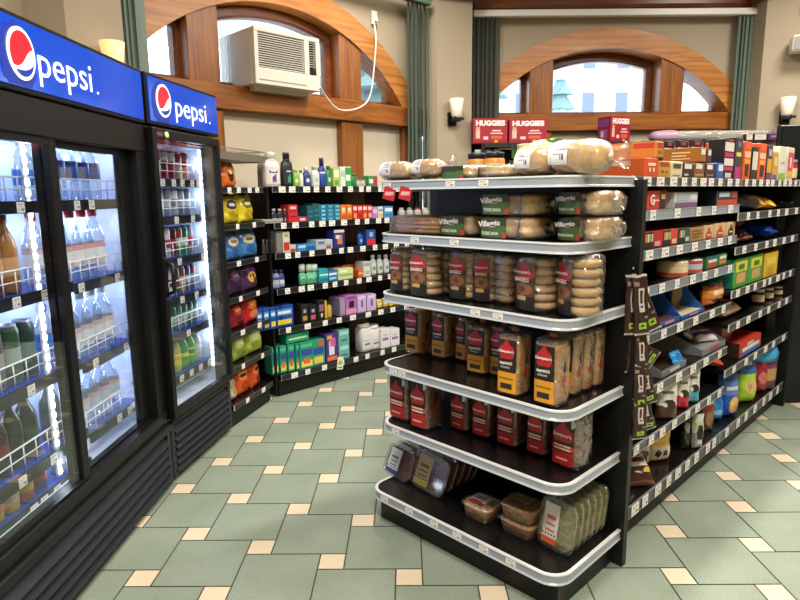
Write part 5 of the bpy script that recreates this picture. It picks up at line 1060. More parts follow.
# hanging candy strips
st = MB(); P = [RUN.at(*q) for q in ((.02, -.004, 1.49), (.012, -.03, 1.47), (.01, -.035, 1.35), (.008, -.035, 1.19), (.006, -.035, .62))]; st.tube(P, .004, 6); o = st.build('clip_strip', 'white'); tag(o, 'thin white clip strip hanging by the black upright', 'strip')
m = MB(); m.stack([(0, .022, .012), (.03, .026, .014), (.035, .02, .01)], seg=8); m.build('strip_clip', 'white', o, RUN.at(.008, -.04, 1.14))
def cand(u, v, hpx, wpx, roll, l, y=-.05, lean=0):
    x, zc = RUN.hit(u, v, y); p = RUN.at(x, y); dist = (MC.transposed() @ Vector((p[0], p[1], zc-H))).z; h = hpx/FPX*dist; w = wpx/FPX*dist
    c = pat([(.05, 'c8c0b8'), (.95, '35201c'), (1, 'b8b0a8')], [(.52, .15, .24, .055, '9cc23a', 1), (.52, .15, .10, .022, '2c3a14', 1), (.5, .60, .17, .20, 'c9c2ba', 1), (.5, .60, .09, .15, '4a302a', 1), (.5, .52, .17, .015, 'c9c2ba', 1), (.75, .30, .12, .03, '8a7a72'), (.25, .85, .14, .03, '8a7a72', 1)])
    bag(RUN, zc-h/2, y, None, .022, 'candy_bag', l, 'bag', c, 'brown candy bags on the clip strip', -.70, lean, roll, xyz=(x, w, h), seed=int(u*7+v), wr=.003, rest=False)
R1 = 'hanging candy bag with lime square, '
cand(634, 306, 62, 15, -0.02, R1+'top row, at the upright', -0.05)
cand(645, 306, 62, 16, -0.1, R1+'top row, middle', -0.085)
cand(658, 300, 64, 16, -0.42, R1+'top row, slanting right over the blue tray', -0.06)
cand(634, 352, 46, 14, 0.05, R1+'second row, at the upright', -0.05)
cand(645, 356, 48, 15, -0.12, R1+'second row, middle', -0.08)
cand(657, 346, 34, 22, -1.0, R1+'second row, lying across at right', -0.06)
cand(632, 384, 44, 14, 0.08, R1+'third row, at the upright', -0.045)
cand(642, 388, 46, 14, -0.05, R1+'third row, middle', -0.08)
cand(653, 384, 44, 15, -0.28, R1+'third row, right', -0.055)
cand(631, 418, 42, 14, 0.04, R1+'bottom row, at the upright', -0.05)
cand(642, 420, 44, 15, -0.06, R1+'bottom row, middle', -0.085)
cand(652, 412, 40, 15, -0.3, R1+'bottom row, right', -0.055)
# second section of the run
z = S2[5]
bag(RUN, z, .03, None, .10, 'snack_bag', 'dark brown bag lying with golden end on the upper far shelf', 'bag', pat([(.10, 'c89028'), (.16, '8a5a20'), (1, '2e211c')], [(.5, .7, .3, .1, '5a4434')]), None, .9, 1.35, xyz=(1.62, .20, .32), dz=.05)
bag(RUN, z, .03, None, .07, 'snack_bag', 'small golden yellow bag at the right end of the upper far shelf', 'bag', pat([(1, 'd2a02c')], [(.5, .5, .3, .3, 'b8841c')]), None, .5, 1.3, xyz=(1.98, .16, .26), dz=.04)
z = S2[4]
for k in range(3):
    for j, x in enumerate((1.36, 1.58)):
        bag(RUN, z+.064*k+.002, .04+.02*k, None, .05, 'candy_pack', f'brown and orange candy pack in the {["left", "right"][j]} far stack, {["bottom", "middle", "top"][k]}', 'pack', pat([(.4, '6a3a28'), (.7, 'a05a38'), (1, '4a2a20')], [(.5, .5, .3, .2, 'c89070')]), 'stacked candy packs', 0, 1.53, xyz=(x, .18, .15), dz=.003, rest=k == 0)
for k in range(2): bag(RUN, z+.082*k, .03, None, .07, 'snack_bag', f'shiny royal blue bag, {["lower", "upper"][k]} of the pair on the far shelf', 'bag', pat([(1, '1c3f9c')], [(.4, .5, .2, .15, '8fa8d8'), (.7, .5, .1, .2, '2a56c0')]), 'royal blue bags', .2*k, 1.52, xyz=(2.0, .28, .22), dz=.003, rest=k == 0)
z = S2[3]
def gbox(u0, u1, vt, base, l, dec, side): rc(z, u0, u1, vt, .16, 'cracker_box', l, 'box', base, dec, 'cracker boxes on the far shelf', side=side)
gd = [('f', .1, .9, .55, .9, 'd8c840'), ('f', .2, .8, .15, .5, 'c8a060'), ('f', .3, .7, .62, .8, '2a7a34')]
gbox(735, 749, 258.5, '3f9a3a', 'green and yellow cracker box, leftmost on its far shelf', gd, '1c8a84'); gbox(750.5, 763.5, 255, '46a03e', 'green and yellow cracker box, second on its far shelf', gd, '9aa89a'); gbox(765.5, 778.5, 252.5, 'd9b02c', 'yellow cracker box at the right of its far shelf', [('f', .15, .85, .5, .8, 'e8cc50'), ('f', .3, .7, .1, .4, 'c89020')], '8a7a50')
z = S2[2]
bag(RUN, z, .03, None, .09, 'cookie_pack', 'cream coloured cookie pack lying on the middle far shelf', 'pack', pat([(.3, 'b89468'), (.7, 'd8c8a8'), (1, 'b08a70')], [(.5, .5, .3, .25, 'cdb490')]), None, 0, 1.4, xyz=(1.42, .28, .22), dz=.04)
for k, u in enumerate((762, 771, 780)):
    x, w, h = span(RUN, u-3, u+3, 289-1.2*k, .06, z); jar(RUN, x, .08, z, .075, h, f'small dark bottle with white cap, {ORD[k]} of three on the far shelf', '2a2320', 'c8c4bc', 'small dark bottles on the far shelf', 'bottle')
z = S2[1]
rc(z, 741, 761, 338.5, .22, 'snack_box', 'flat box with white, red and blue front on the low far shelf', 'box', 'b8342c', [('f', .05, .95, .05, .3, '3a6cb0'), ('f', .1, .9, .35, .6, 'e0dcd8'), ('f', .3, .6, .65, .85, 'e0c0b0')], None, side='3c2a26')
carton(RUN, z+.075, .10, None, .16, 'snack_box', 'red brown box standing behind the flat white, red and blue box', 'box', '7c3430', [('f', .1, .9, .3, .7, 'a85a48'), ('l', .1, .9, .3, .7, '8c443a')], None, xyz=(1.55, .18, .12))
bag(RUN, z, .06, None, .07, 'snack_bag', 'orange red snack bag lying at the left of the low far shelf', 'bag', pat([(1, 'c8481c')], [(.5, .5, .3, .3, 'd86a2a')]), None, .6, 1.35, xyz=(1.33, .2, .22), dz=.035)
z = S2[0]; gc = 'big snack bags on the far base shelf'
stand(RUN, z, 711, 728, 396, 423, .10, 'chip_bag', 'pale blue snack bag leaning at the left of the far base shelf', 'bag', pat([(1, '3d93cf')], [(.6, .6, .3, .3, '2a6fb0'), (.4, .3, .3, .1, '78b8e0')]), gc, lean=.15)
stand(RUN, z, 722, 743, 376, 419, .10, 'chip_bag', 'dark blue crisps bag with golden crisps picture', 'bag', pat([(.5, '1d4fae'), (.8, '5a78b8'), (1, '3a5a9c')], [(.58, .28, .28, .18, 'd8a850'), (.5, .36, .12, .08, 'e8c478'), (.66, .2, .12, .06, 'c08a3a'), (.5, .64, .3, .03, 'c8ccd8', 1)]), gc)
stand(RUN, z, 738, 762, 360, 405, .11, 'chip_bag', 'lime green crisps bag with dark blue top', 'bag', pat([(.60, 'a3c92c'), (.70, '2f66a8'), (1, '33578f')], [(.55, .36, .26, .14, 'd8b078'), (.5, .33, .12, .07, 'c08a58'), (.5, .82, .2, .05, 'b8c8dc')]), gc, lean=.1)
stand(RUN, z, 754, 771, 366, 394, .08, 'chip_bag', 'deep red snack bag between the lime bag and the cookie tub', 'bag', pat([(1, '8c2230')], [(.5, .5, .3, .2, 'c06a58')]), gc)
def cookie_tub():
    x, y = foot(RUN, 769, 389, z); h = RUN.hit(769, 342, y)[1]-z; w = .24; h = min(h, .315); r = empty('cookie_tub', RUN.at(x, y+.10, z), RUN.a-.5); tag(r, 'large tub of cookies wrapped in blue clear film at the far base end', 'tub'); h = min(h, .34)
    m = MB(); w2 = min(w, .24); m.stack([(0, w2*.9, .2, 0, 0, '5a2c4a'), (.01, w2, .22, 0, 0, '5a2c4a'), (h*.2, w2*1.02, .22, 0, 0, 'b88a4a'), (h*.45, w2*1.02, .22, 0, 0, '6a2c50'), (h*.6, w2, .22, 0, 0, '9cc8d8'), (h*.63, w2*.9, .2)], n=3, seg=24); m.build('tub_body', 'plastic', r)
    m = MB(); m.stack([(h*.6, w2*1.05, .235), (h*.75, w2*1.06, .24), (h*.9, w2*.9, .2), (h, w2*.55, .12)], n=2.6, seg=26, jit=.05, rnd=random.Random(4), col='3aa0d8'); m.build('blue_film', 'foil', r)
cookie_tub()
# ---------------------------------------------------------------- toiletries on the wall shelving
def sham(us, z, body, cap, lab, l, F=WB, y=.05, cat='bottle', name='toiletry_bottle', grp='toiletry bottles on the wall shelving', shape='pump', n=2.6, dr=.6, blobs=None):
    x, w, h = span(F, *us, y, z); r = empty(name, F.at(x, y+w*dr/2, z), F.a); tag(r, l, cat, grp); d = w*dr
    m = MB(); ch_ = {'pump': .80, 'flip': .82, 'spray': .72, 'roll': .62, 'jar': .84}[shape]
    if shape == 'jar': rs = [(0, w*.94, d*.94), (.004, w, d), (h*ch_*.95, w, d), (h*ch_, w*.9, d*.9)]
    else: rs = [(0, w*.9, d*.9), (.005, w, d), (h*ch_*.62, w, d), (h*ch_*.86, w*.88, d*.92), (h*ch_*.97, w*.5, d*.6), (h*ch_, w*.42, w*.42)]
    m.stack(rs, n=n, seg=22, col=body); m.build('bottle_body', 'plastic', r)
    cw = {'pump': .55, 'flip': .62, 'spray': .55, 'roll': .86, 'jar': .96}[shape]
    m = MB(); m.stack([(h*ch_, w*cw, max(w*cw*.7, d*cw)), (h*.96, w*cw, max(w*cw*.7, d*cw)), (h, w*cw*.85, max(w*cw*.6, d*cw*.85))], seg=18, col=cap); m.build('cap', 'plastic', r)
    if lab: patch(w*1.0, d*1.0, n, -w*.40, w*.40, h*.08, h*ch_*.72, lab, 0, 10, 14, .0015).build('printed_label', 'paper', r)
    return r
def wb(z, u0, u1, vt, d, name, label, cat, base, decor=(), grp=None, y=.02, **k): return carton(WB, z, y, (u0, u1, vt), d, name, label, cat, base, decor, grp, **k)
z = WZ[5]; tp = ' on the top wall shelf'
lot = lambda b, v: pat([(1, b)], [(.62, .30, .10, .26, v), (.42, .22, .07, .20, v), (.5, .72, .34, .09, '2a3a6a'), (.5, .72, .24, .04, 'e0e0e4')])
sham((264, 281, 152), z, 'd4d0c9', 'cfcac2', lot('d4d0c9', '5a3a9a'), 'white body lotion bottle with purple stroke'+tp, dr=.55)
sham((282, 293.5, 152.5), z, '22242a', '1c1c20', lot('22242a', '2a9a5a'), 'black body lotion bottle with green stroke'+tp, dr=.55)
sham((258, 264, 156), z, '8a867f', '5a5854', None, 'grey bottle half hidden behind the white lotion', y=.14); 
sham((293.5, 299, 169), z, '86b83a', '9ac84a', pat([(1, '86b83a')], [(.5, .5, .3, .2, 'd8e8b0')]), 'lime green small bottle right of the black lotion', shape='flip')
sham((299.5, 303.5, 170), z, 'd8dcd4', '3aa04a', None, 'slim white bottle with green cap'+tp, shape='flip')
sham((304, 311, 168), z, '2a3f7a', 'c8ccd4', pat([(1, '2a3f7a')], [(.5, .5, .3, .2, 'd0d4dc')]), 'navy and white bottle'+tp, shape='flip')
sham((312, 320, 166), z, 'd2d4d2', '9ac0a8', pat([(1, 'd2d4d2')], [(.5, .5, .25, .2, '8ac09a')]), 'white bottle with pale green cap'+tp, shape='flip')
sham((319, 326.5, 158), z, '2c3f8c', '1f2a5c', pat([(.4, '2c3f8c'), (.7, 'd8682a'), (1, 'd0c8c0')]), 'blue and orange sprayer standing tallest at the middle'+tp, y=.12, shape='spray')
sham((321, 326.5, 172), z, '2a4aa0', 'c8d0e0', None, 'short blue bottle in front of the tall sprayer', shape='jar')
sham((326.5, 332.5, 166), z, '3f8a4e', '2f6a3c', pat([(1, '3f8a4e')], [(.5, .5, .3, .25, 'd8e0d0')]), 'dark green bottle'+tp, shape='flip')
wb(z, 333, 339.5, 168.5, .08, 'soap_box', 'lime and white soap box'+tp, 'box', 'a8c860', [('f', .1, .9, .5, .9, 'dfe8c8'), ('f', .2, .8, .1, .35, '6a9a3a')])
wb(z, 340, 351, 167, .10, 'soap_box', 'white and green pharmacy box'+tp, 'box', 'd8dcd0', [('f', .45, .98, .03, .97, '2f9a50'), ('f', .5, .9, .3, .6, 'e0f0e0'), ('f', .06, .4, .5, .8, 'a8c8a8')])
sham((351, 357.5, 174), z, '2f7a44', '286a3a', None, 'small dark green tin bottle'+tp, shape='jar')
for k, u in enumerate((359.5, 365)): sham((u-2.6, u+2.6, 180), z, 'b0b0a8', '9a9a96', None, f'short translucent grey tub, {["left", "right"][k]} of two'+tp, shape='jar', cat='tub', name='toiletry_tub')
wb(z, 368, 377.5, 176, .08, 'soap_box', 'green and red box at the right'+tp, 'box', '3a8a48', [('f', .6, .95, .1, .9, 'b8303a'), ('f', .1, .5, .3, .7, 'd8e0d8')])
z = WZ[4]; s2_ = ' on the second wall shelf'
for k, u in enumerate((274.5, 280.5, 286.5)): sham((u-2.8, u+2.8, 209), z, '2c2a2e', 'b8b8bc', pat([(.5, 'a8a4a8'), (1, '2c2a2e')]), f'dark small bottle with grey label, {ORD[k]}'+s2_, shape='flip')
wb(z, 288, 297.5, 205, .10, 'medicine_box', 'red carton tower left of centre'+s2_, 'box', 'c42c34', [('f', .1, .9, .62, .68, '8a1a20'), ('f', .1, .9, .3, .36, '8a1a20'), ('f', .2, .8, .75, .9, 'e0c0b8')]); wb(z, 298, 307, 217, .10, 'medicine_box', 'low red box beside the red tower'+s2_, 'box', 'b8303a', [('f', .2, .8, .3, .7, 'e0d0cc')]); wb(z, 262, 282, 219.5, .12, 'medicine_box', 'low pale grey box at the left end'+s2_, 'box', '8e8c86', [('f', .05, .95, .6, .9, 'a8a6a0')], y=.006)
for k, (u0, u1, vt) in enumerate(((307, 313, 206), (313, 319, 204))): wb(z, u0, u1, vt, .12, 'toothpaste_box', f'dark teal toothpaste stack, {["left", "right"][k]} of two'+s2_, 'box', '1e5660', [('f', .1, .9, .3, .36, '3a8a98'), ('f', .1, .9, .6, .66, '3a8a98')])
for k, (u0, u1) in enumerate(((319, 325.5), (326, 332.5), (333, 339.5))):
    for j in range(4):
        zz = z+.0295*j; x, w, h = span(WB, u0, u1, 200, .02, z); carton(WB, zz, .02, None, .16, 'toothpaste_box', f'blue teal toothpaste box, {["left", "middle", "right"][k]} column, {["bottom", "second", "third", "top"][j]} layer', 'box', '2f8aa8', [('f', .1, .9, .3, .7, ['8fd0dc', '5ab0c8', '78c0d0'][k]), ('f', .1, .3, .2, .8, '1c4a8a')], 'stacked toothpaste boxes', xyz=(x, w, .0285))
for k, (u0, u1) in enumerate(((340.5, 346), (346.5, 352))): wb(z, u0, u1, 205, .10, 'medicine_box', f'orange medicine box with white spot, {["left", "right"][k]} of two', 'box', 'db7a2a', [('f', .25, .75, .55, .8, 'f0d8b8'), ('f', .1, .9, .1, .3, 'c05a20'), ('f', .1, .9, .46, .5, 'f0c890')], 'orange medicine boxes')
for k in range(4): u = 352.8+k*4.9; wb(z, u, u+4.4, 205.5, .10, 'medicine_box', f'bright red medicine box, {ORD[k]} of four'+s2_, 'box', 'cf3038', [('f', .1, .9, .65, .9, 'e8c8c0'), ('f', .2, .8, .1, .4, ['e0a838', 'a01c24', 'e0a838', 'c8b8b8'][k])], 'red medicine boxes')
wb(z, 372.5, 377.5, 208, .10, 'medicine_box', 'lilac medicine box right of the red ones', 'box', 'b884b8', [('f', .1, .9, .5, .9, 'd8b8d8')]); wb(z, 378, 383, 207, .10, 'medicine_box', 'white and yellow medicine box', 'box', 'd8d8d0', [('f', .1, .9, .1, .4, 'd8c050'), ('f', .1, .9, .6, .8, '6a8ac0')]); wb(z, 384, 393, 206.5, .10, 'medicine_box', 'sky blue medicine box at the right, beside the bread unit', 'box', '4a90c8', [('f', .1, .9, .55, .85, 'd8e4f0'), ('f', .1, .9, .2, .3, '2a60a0')])
for k in range(4): sham((400+k*8, 406+k*8, 208), z, 'b8b8b4', ['b8b8b4', 'a8a8a4', 'c04a4a', 'd8d8d4'][k], None, f'clear small bottle seen between the bread shelves, {ORD[k]}', shape='flip')
z = WZ[3]; s3_ = ' on the third wall shelf'
for k in range(3): sham((262+k*4, 265.5+k*4, 240), z, '3c3a3a', '6a6866', None, f'dark tube bottle, {ORD[k]} at the left end'+s3_, shape='flip')
wb(z, 275.5, 281.5, 231, .10, 'medicine_box', 'plain dark grey box standing at the left'+s3_, 'box', '6e6c6a', [('f', .1, .9, .1, .9, '7c7a78')]); wb(z, 282.5, 289.5, 232, .10, 'medicine_box', 'white and red upright box'+s3_, 'box', 'd4c8b8', [('f', .1, .9, .1, .5, 'b83a2c'), ('f', .2, .8, .75, .9, '8aa06a')])
wb(z, 297, 315.5, 244.5, .10, 'bandage_box', 'bright blue flat box'+s3_, 'box', '2c86c4', [('f', .05, .45, .5, .9, 'a8d0e8'), ('f', .5, .95, .2, .7, '1c5c98')]); wb(z, 290, 296, 245, .10, 'bandage_box', 'small red and white box left of the blue flat box', 'box', 'c8b8b0', [('f', .1, .9, .1, .45, 'b83a34')])
wb(z, 316, 332.5, 240, .12, 'bandage_box', 'white and silver stacked box'+s3_, 'box', 'b8bcc4', [('f', .04, .96, .46, .50, '6a7080'), ('f', .1, .5, .6, .85, '5a6a98'), ('f', .6, .9, .1, .35, '9a4a50')])
wb(z, 333.5, 344.5, 229.5, .10, 'razor_box', 'navy box with orange print and white top band', 'box', '22357c', [('f', .03, .97, .82, .97, 'd8c8bc'), ('f', .3, .75, .2, .7, 'd87a3a'), ('f', .15, .5, .5, .7, 'd0d4e4')])
sham((358.5, 363.5, 231), z, '2a56a0', '1c3a78', pat([(1, '2a56a0')], [(.5, .5, .3, .25, '8ab0e0')]), 'slim blue bottle right of the gap'+s3_, shape='flip')
wb(z, 366.5, 375.5, 230, .10, 'razor_box', 'blue and red blister box by the bread unit'+s3_, 'box', '2a4a8c', [('f', .05, .95, .03, .4, 'c8303a'), ('f', .3, .7, .55, .85, '8ab0d8')])
z = WZ[2]; s4_ = ' on the fourth wall shelf'
for k, u in enumerate((272, 276.5, 281.5)): sham((u-2.5, u+3.2, 270), z, ['6a6e80', '8a90a8', '3a50a0'][k], '26303f', pat([(.3, '8a90a8'), (.7, ['9aa0b0', 'a8b0c0', 'c8ccdc'][k]), (1, '2a3f80')]), f'blue and grey bottle, {ORD[k]} of three'+s4_, shape='flip')
for k, u in enumerate((303, 310, 315.5)): sham((u-3.4, u+3.2, 264.5), z, ['5fae84', '6aba90', '70c096'][k], ['d8e4dc', 'c8dcd0', 'd8e4dc'][k], pat([(.4, '4a9a70'), (1, '86cfa8')], [(.5, .5, .3, .1, '2a7a54')]), f'mint green mouthwash bottle, {ORD[k]} of three', shape='roll')
wb(z, 319, 328, 269, .12, 'floss_box', 'teal and white stacked packs'+s4_, 'box', '2a9aa8', [('f', .05, .95, .5, .62, 'd0e8e8'), ('f', .05, .95, .12, .3, '1c7a8c')]); wb(z, 328.5, 337, 271, .12, 'floss_box', 'blue and white packs right of the teal packs', 'box', '2c70b0', [('f', .05, .95, .6, .8, 'd8e4ec'), ('f', .1, .9, .2, .4, '9ad0d8')])
wb(z, 338, 353, 268.5, .12, 'floss_box', 'pale lime printed packs'+s4_, 'box', 'c8d49a', [('f', .05, .95, .35, .5, '8ab05a'), ('f', .1, .6, .65, .85, 'e8ecd8')], y=.03); wb(z, 343, 358, 264.5, .10, 'floss_box', 'bright orange packs behind the lime packs', 'box', 'd8641e', [('f', .05, .95, .45, .52, 'f0a050'), ('f', .1, .9, .75, .9, 'e88a3a')], y=.16)
wb(z, 358, 363, 270, .1, 'floss_box', 'small orange box between the lime packs and the white box', 'box', 'd0601f', [('f', .1, .9, .4, .7, 'e8a060')]); wb(z, 363.5, 370.5, 262, .1, 'floss_box', 'tall white and silver box'+s4_, 'box', 'cfd0cc', [('f', .1, .9, .7, .95, '9a9ca0'), ('f', .2, .8, .2, .4, 'b0a8a0')])
for k, u in enumerate((374, 380.5, 387)): sham((u-2.8, u+2.8, 255), z, 'aab4ae', ['d8dcd8', '8aa898', 'c8ccc8'][k], pat([(1, 'c8ccc8')], [(.5, .5, .3, .2, '5a8a70')]), f'clear slim bottle, {ORD[k]} of three beside the bread unit', shape='flip')
z = WZ[1]; s5_ = ' on the fifth wall shelf'
for k in range(5): carton(WB, z, .03, None, .09, 'pad_pack', f'royal blue pad pack with yellow print, {["front right", "second from the right", "third from the right", "fourth from the right", "left end"][k]}', 'pack', '1d459c', [('f', .1, .9, .55, .85, '4a90c8'), ('f', .15, .85, .12, .35, 'd8c83a'), ('f', .2, .8, .62, .75, 'd8e4f0')], 'royal blue pad packs', xyz=(WB.hit(286.5, 320, .03)[0]-.055*k, .125 if k == 0 else .05, .155))
for k, (u0, u1, c) in enumerate(((301, 308, '242022'), (309, 316.5, '1c1a1c'))): wb(z, u0, u1, 305, .1, 'razor_box', f'black box with pink and gold print, {["left", "right"][k]} of two', 'box', c, [('f', .2, .8, .15, .4, ['b08a40', 'c04a6a'][k]), ('f', .3, .7, .55, .75, '9a98a0')], 'black printed boxes')
wb(z, 317.5, 327, 300.5, .1, 'razor_box', 'black upright box with yellow edge', 'box', '1a1818', [('f', .72, .97, .05, .95, 'c8a030'), ('f', .15, .6, .45, .8, '8a5a78'), ('f', .3, .5, .15, .35, 'c8c4c0')]); sham((327.5, 332, 302), z, 'c8a84a', '2a2420', None, 'slim gold tube right of the black and yellow box', shape='flip')
wb(z, 339.5, 345, 298, .14, 'pad_box', 'narrow grey lilac box edge left of the pink one', 'box', '8a7a98', [('f', .1, .9, .1, .9, '9a88a8')]); wb(z, 345.5, 356.5, 295.5, .1, 'pad_box', 'pink and purple box with dark round motif', 'box', 'b06aa8', [('f', .03, .97, .03, .3, 'd88ab0'), ('f', .3, .75, .35, .7, '2a1c34'), ('f', .1, .9, .8, .95, '8a4a98')])
for k, (u0, u1, vt) in enumerate(((357.5, 366, 295.5), (367, 376, 294.5))): wb(z, u0, u1, vt, .1, 'pad_box', f'pale lilac box with small purple figure, {["left", "right"][k]} of two', 'box', 'c4a8d0', [('f', .4, .6, .3, .7, '5a3a8a'), ('f', .1, .9, .82, .93, 'e0d0e8')], 'pale lilac boxes')
for k, (u0, c) in enumerate(((377.5, 'd8b02c'), (383.5, 'c8a050'), (389.5, 'd8c048'), (395, 'd0a838'))): sham((u0, u0+5, 300-1.5*k), z, c, 'e0dcd0', pat([(.5, c), (1, 'd8d0b8')]), f'yellow small jar, {ORD[k]} beside the bread unit'+s5_, shape='jar', cat='jar', name='vitamin_jar')
z = WZ[0]; s6_ = ' on the bottom wall shelf'
for k in range(5): carton(WB, z, .01+.01*k, None, .10, 'tampon_box', f'emerald green box with yellow base print, {["nearest the centre", "second", "third", "fourth", "fifth"][k]} from the right row end', 'box', '1f8a6a', [('f', .1, .9, .5, .72, '2a4a9a'), ('f', .1, .9, .08, .3, 'd8d060'), ('f', .25, .75, .2, .4, 'c86a30'), ('f', .1, .9, .8, .93, '4ab08c')], 'emerald green boxes', xyz=(WB.hit(306, 355, .02)[0]-.062*k, .125 if k == 0 else .056, .205))
carton(WB, z+.212, .03, None, .12, 'tampon_box', 'emerald green box lying on top of the upright green boxes', 'box', '1f8f6c', [('f', .1, .9, .3, .5, 'b8d8b0'), ('f', .1, .7, .6, .8, '4ab08c')], None, xyz=(WB.hit(298, 340, .03)[0], .20, .075))
wb(z, 311.5, 324.5, 340, .1, 'tampon_box', 'green box with orange burst right of the emerald row', 'box', '24906c', [('f', .1, .9, .45, .7, '2a4a9a'), ('f', .15, .85, .08, .35, 'd8c050'), ('f', .5, .9, .75, .95, 'c05a30')]); wb(z, 325.5, 337.5, 334, .1, 'pad_box', 'purple box with pink and orange print'+s6_, 'box', '4a2c78', [('f', .25, .7, .25, .75, 'd8d0e0'), ('f', .1, .9, .05, .2, 'd8783a'), ('f', .35, .8, .55, .85, 'c85a9a'), ('f', .1, .5, .82, .95, 'd8a040')])
for k in range(2): x, w, h = span(WB, 338.5, 349, 330, .02, z); carton(WB, z+k*(h/2+.001), .02, None, .11, 'pad_box', f'pale teal box, {["lower", "upper"][k]} of the stack of two', 'box', '6aa8a0', [('f', .1, .9, .65, .9, '9ad0c8'), ('f', .2, .8, .2, .35, '3a7a78')], 'pale teal boxes', xyz=(x, w, h/2-.001))
for k, (u, vt) in enumerate(((367, 324), (376, 325.5))): sham((u-5.5, u+5.5, vt), z, 'd4d2d0', 'dcdad6', pat([(1, 'd4d2d0')], [(.5, .35, .34, .08, '7a5a98'), (.4, .6, .3, .06, 'a8a4b0')]), f'white tub with grooved lid, {["left", "right"][k]} of two'+s6_, shape='jar', cat='tub', name='toiletry_tub', n=3.5, dr=.9)
for k, u in enumerate((385.5, 395)): wb(z, u-4.5, u+4.5, 329, .1, 'wipes_pack', f'white wipes box with violet print, {["left", "right"][k]} of two by the bread unit', 'box', 'd8d6d4', [('f', .15, .8, .4, .55, '8a6aa8'), ('f', .2, .7, .65, .72, 'b0a8b8')], 'white wipes boxes')
x, zz = WB.hit(341, 367, -.012); o = MB().box(-.03, .03, -.001, 0, -.10, .0, 'd6d8c4').poly([(-.02, -.0015, -.06), (.02, -.0015, -.06), (.02, -.0015, -.03), (-.02, -.0015, -.03)], '9ab04a').poly([(-.02, -.0015, -.09), (.02, -.0015, -.09), (.02, -.0015, -.08), (-.02, -.0015, -.08)], '4a6a3a').build('price_card', 'paper', None, WB.at(x, -.011, .195), (0, .12, WB.a)); tag(o, 'white and green price card hanging from the bottom wall shelf lip', 'sign')
# ---------------------------------------------------------------- crisps on the narrow rack
gch = 'crisp bags on the narrow snack rack'
def crisp(z, x, w, h, c, l, y=.04, lean=.12, yaw=0, d=.075, name='chip_bag'): bag(CH, z, y, None, d, name, l, 'bag', c, gch, yaw, lean, xyz=(x, w, h), gusset=.35, wr=.006)
cp = lambda b, t, s, k: pat([(.10, b), (.92, b), (1, t)], [(.5, .62, .34, .16, t), (.5, .62, .22, .06, s), (.5, .28, .28, .14, k)])
crisp(HZ[6], -.285, .16, .16, pat([(1, 'd06a1e')], [(.5, .4, .2, .2, '2a1c14'), (.5, .6, .12, .12, 'e8dcc8')]), 'orange crisp bag on the top snack rack shelf, beside the cooler')
crisp(HZ[5], -.285, .19, .185, cp('c8b42c', '2a3450', 'd8d4c8', 'a89020'), 'yellow and navy crisp bag, left on the second snack rack shelf'); crisp(HZ[5], -.09, .21, .19, cp('d2c42c', '6a6a2c', 'e8e4b0', 'b8a424'), 'bright yellow crisp bag, right on the second snack rack shelf', yaw=.1)
crisp(HZ[4], -.285, .18, .18, cp('3a6ca8', 'cfc4a8', '8a7a58', '2c5890'), 'blue and cream crisp bag, left on the third snack rack shelf'); crisp(HZ[4], -.09, .20, .185, cp('3f78b0', 'cdbf9c', '6a5a40', '2c5c98'), 'blue and cream crisp bag, right on the third snack rack shelf', yaw=-.1)
crisp(HZ[3], -.285, .16, .19, cp('3c2244', '5a3a5c', '8a6a80', '2c1834'), 'dark purple crisp bag, left on the fourth snack rack shelf'); crisp(HZ[3], -.09, .19, .195, pat([(1, '4a2a58')], [(.5, .45, .26, .2, 'd8a83a'), (.5, .72, .3, .12, '6a3a80'), (.4, .48, .06, .05, '2a1a2a'), (.6, .48, .06, .05, '2a1a2a')]), 'purple crisp bag with golden snack print, fourth snack rack shelf')
bag(CH, HZ[3], .05, None, .11, 'chip_bag', 'dark brown bag end lying right of the golden print bag', 'bag', pat([(1, '3a2a34')], [(.5, .5, .3, .3, '5a4450')]), gch, .9, 1.2, xyz=(-.02, .08, .16), dz=.05)
crisp(HZ[2], -.285, .15, .18, cp('8a1e2c', 'c04030', 'd8b040', '6a1420'), 'dark red crisp bag, left on the fifth snack rack shelf'); crisp(HZ[2], -.09, .21, .19, cp('b3242c', 'd86a2a', 'e8c060', 'c87a3a'), 'bright red crisp bag, right on the fifth snack rack shelf', yaw=.1)
crisp(HZ[1], -.285, .17, .18, cp('8a9a3a', 'b8c060', 'e0e0c0', '6a7a2c'), 'olive green crisp bag, left on the sixth snack rack shelf'); crisp(HZ[1], -.09, .20, .185, cp('9cac44', 'c8cc80', 'e8e8d0', '78882f'), 'pale green crisp bag, right on the sixth snack rack shelf', yaw=-.1)
crisp(HZ[0], -.40, .08, .16, pat([(1, 'c8bca0')], [(.5, .5, .3, .3, 'a8946a')]), 'narrow cream bag at the cooler end of the bottom snack rack shelf'); crisp(HZ[0], -.26, .17, .20, cp('c8501c', 'e08030', '3a2018', 'a03c14'), 'orange crisp bag, left pair on the bottom snack rack shelf'); crisp(HZ[0], -.09, .15, .19, cp('c04a1c', 'd8782c', '3a2018', '9a3814'), 'orange crisp bag, right pair on the bottom snack rack shelf', yaw=.15)
bag(CH, 1.669, .10, None, .09, 'snack_bag', 'small yellow bag lying in the steel tray', 'bag', pat([(1, 'd0b030')], [(.5, .5, .3, .3, 'b08a20')]), None, .2, 1.2, xyz=(-.36, .12, .12), dz=.03)
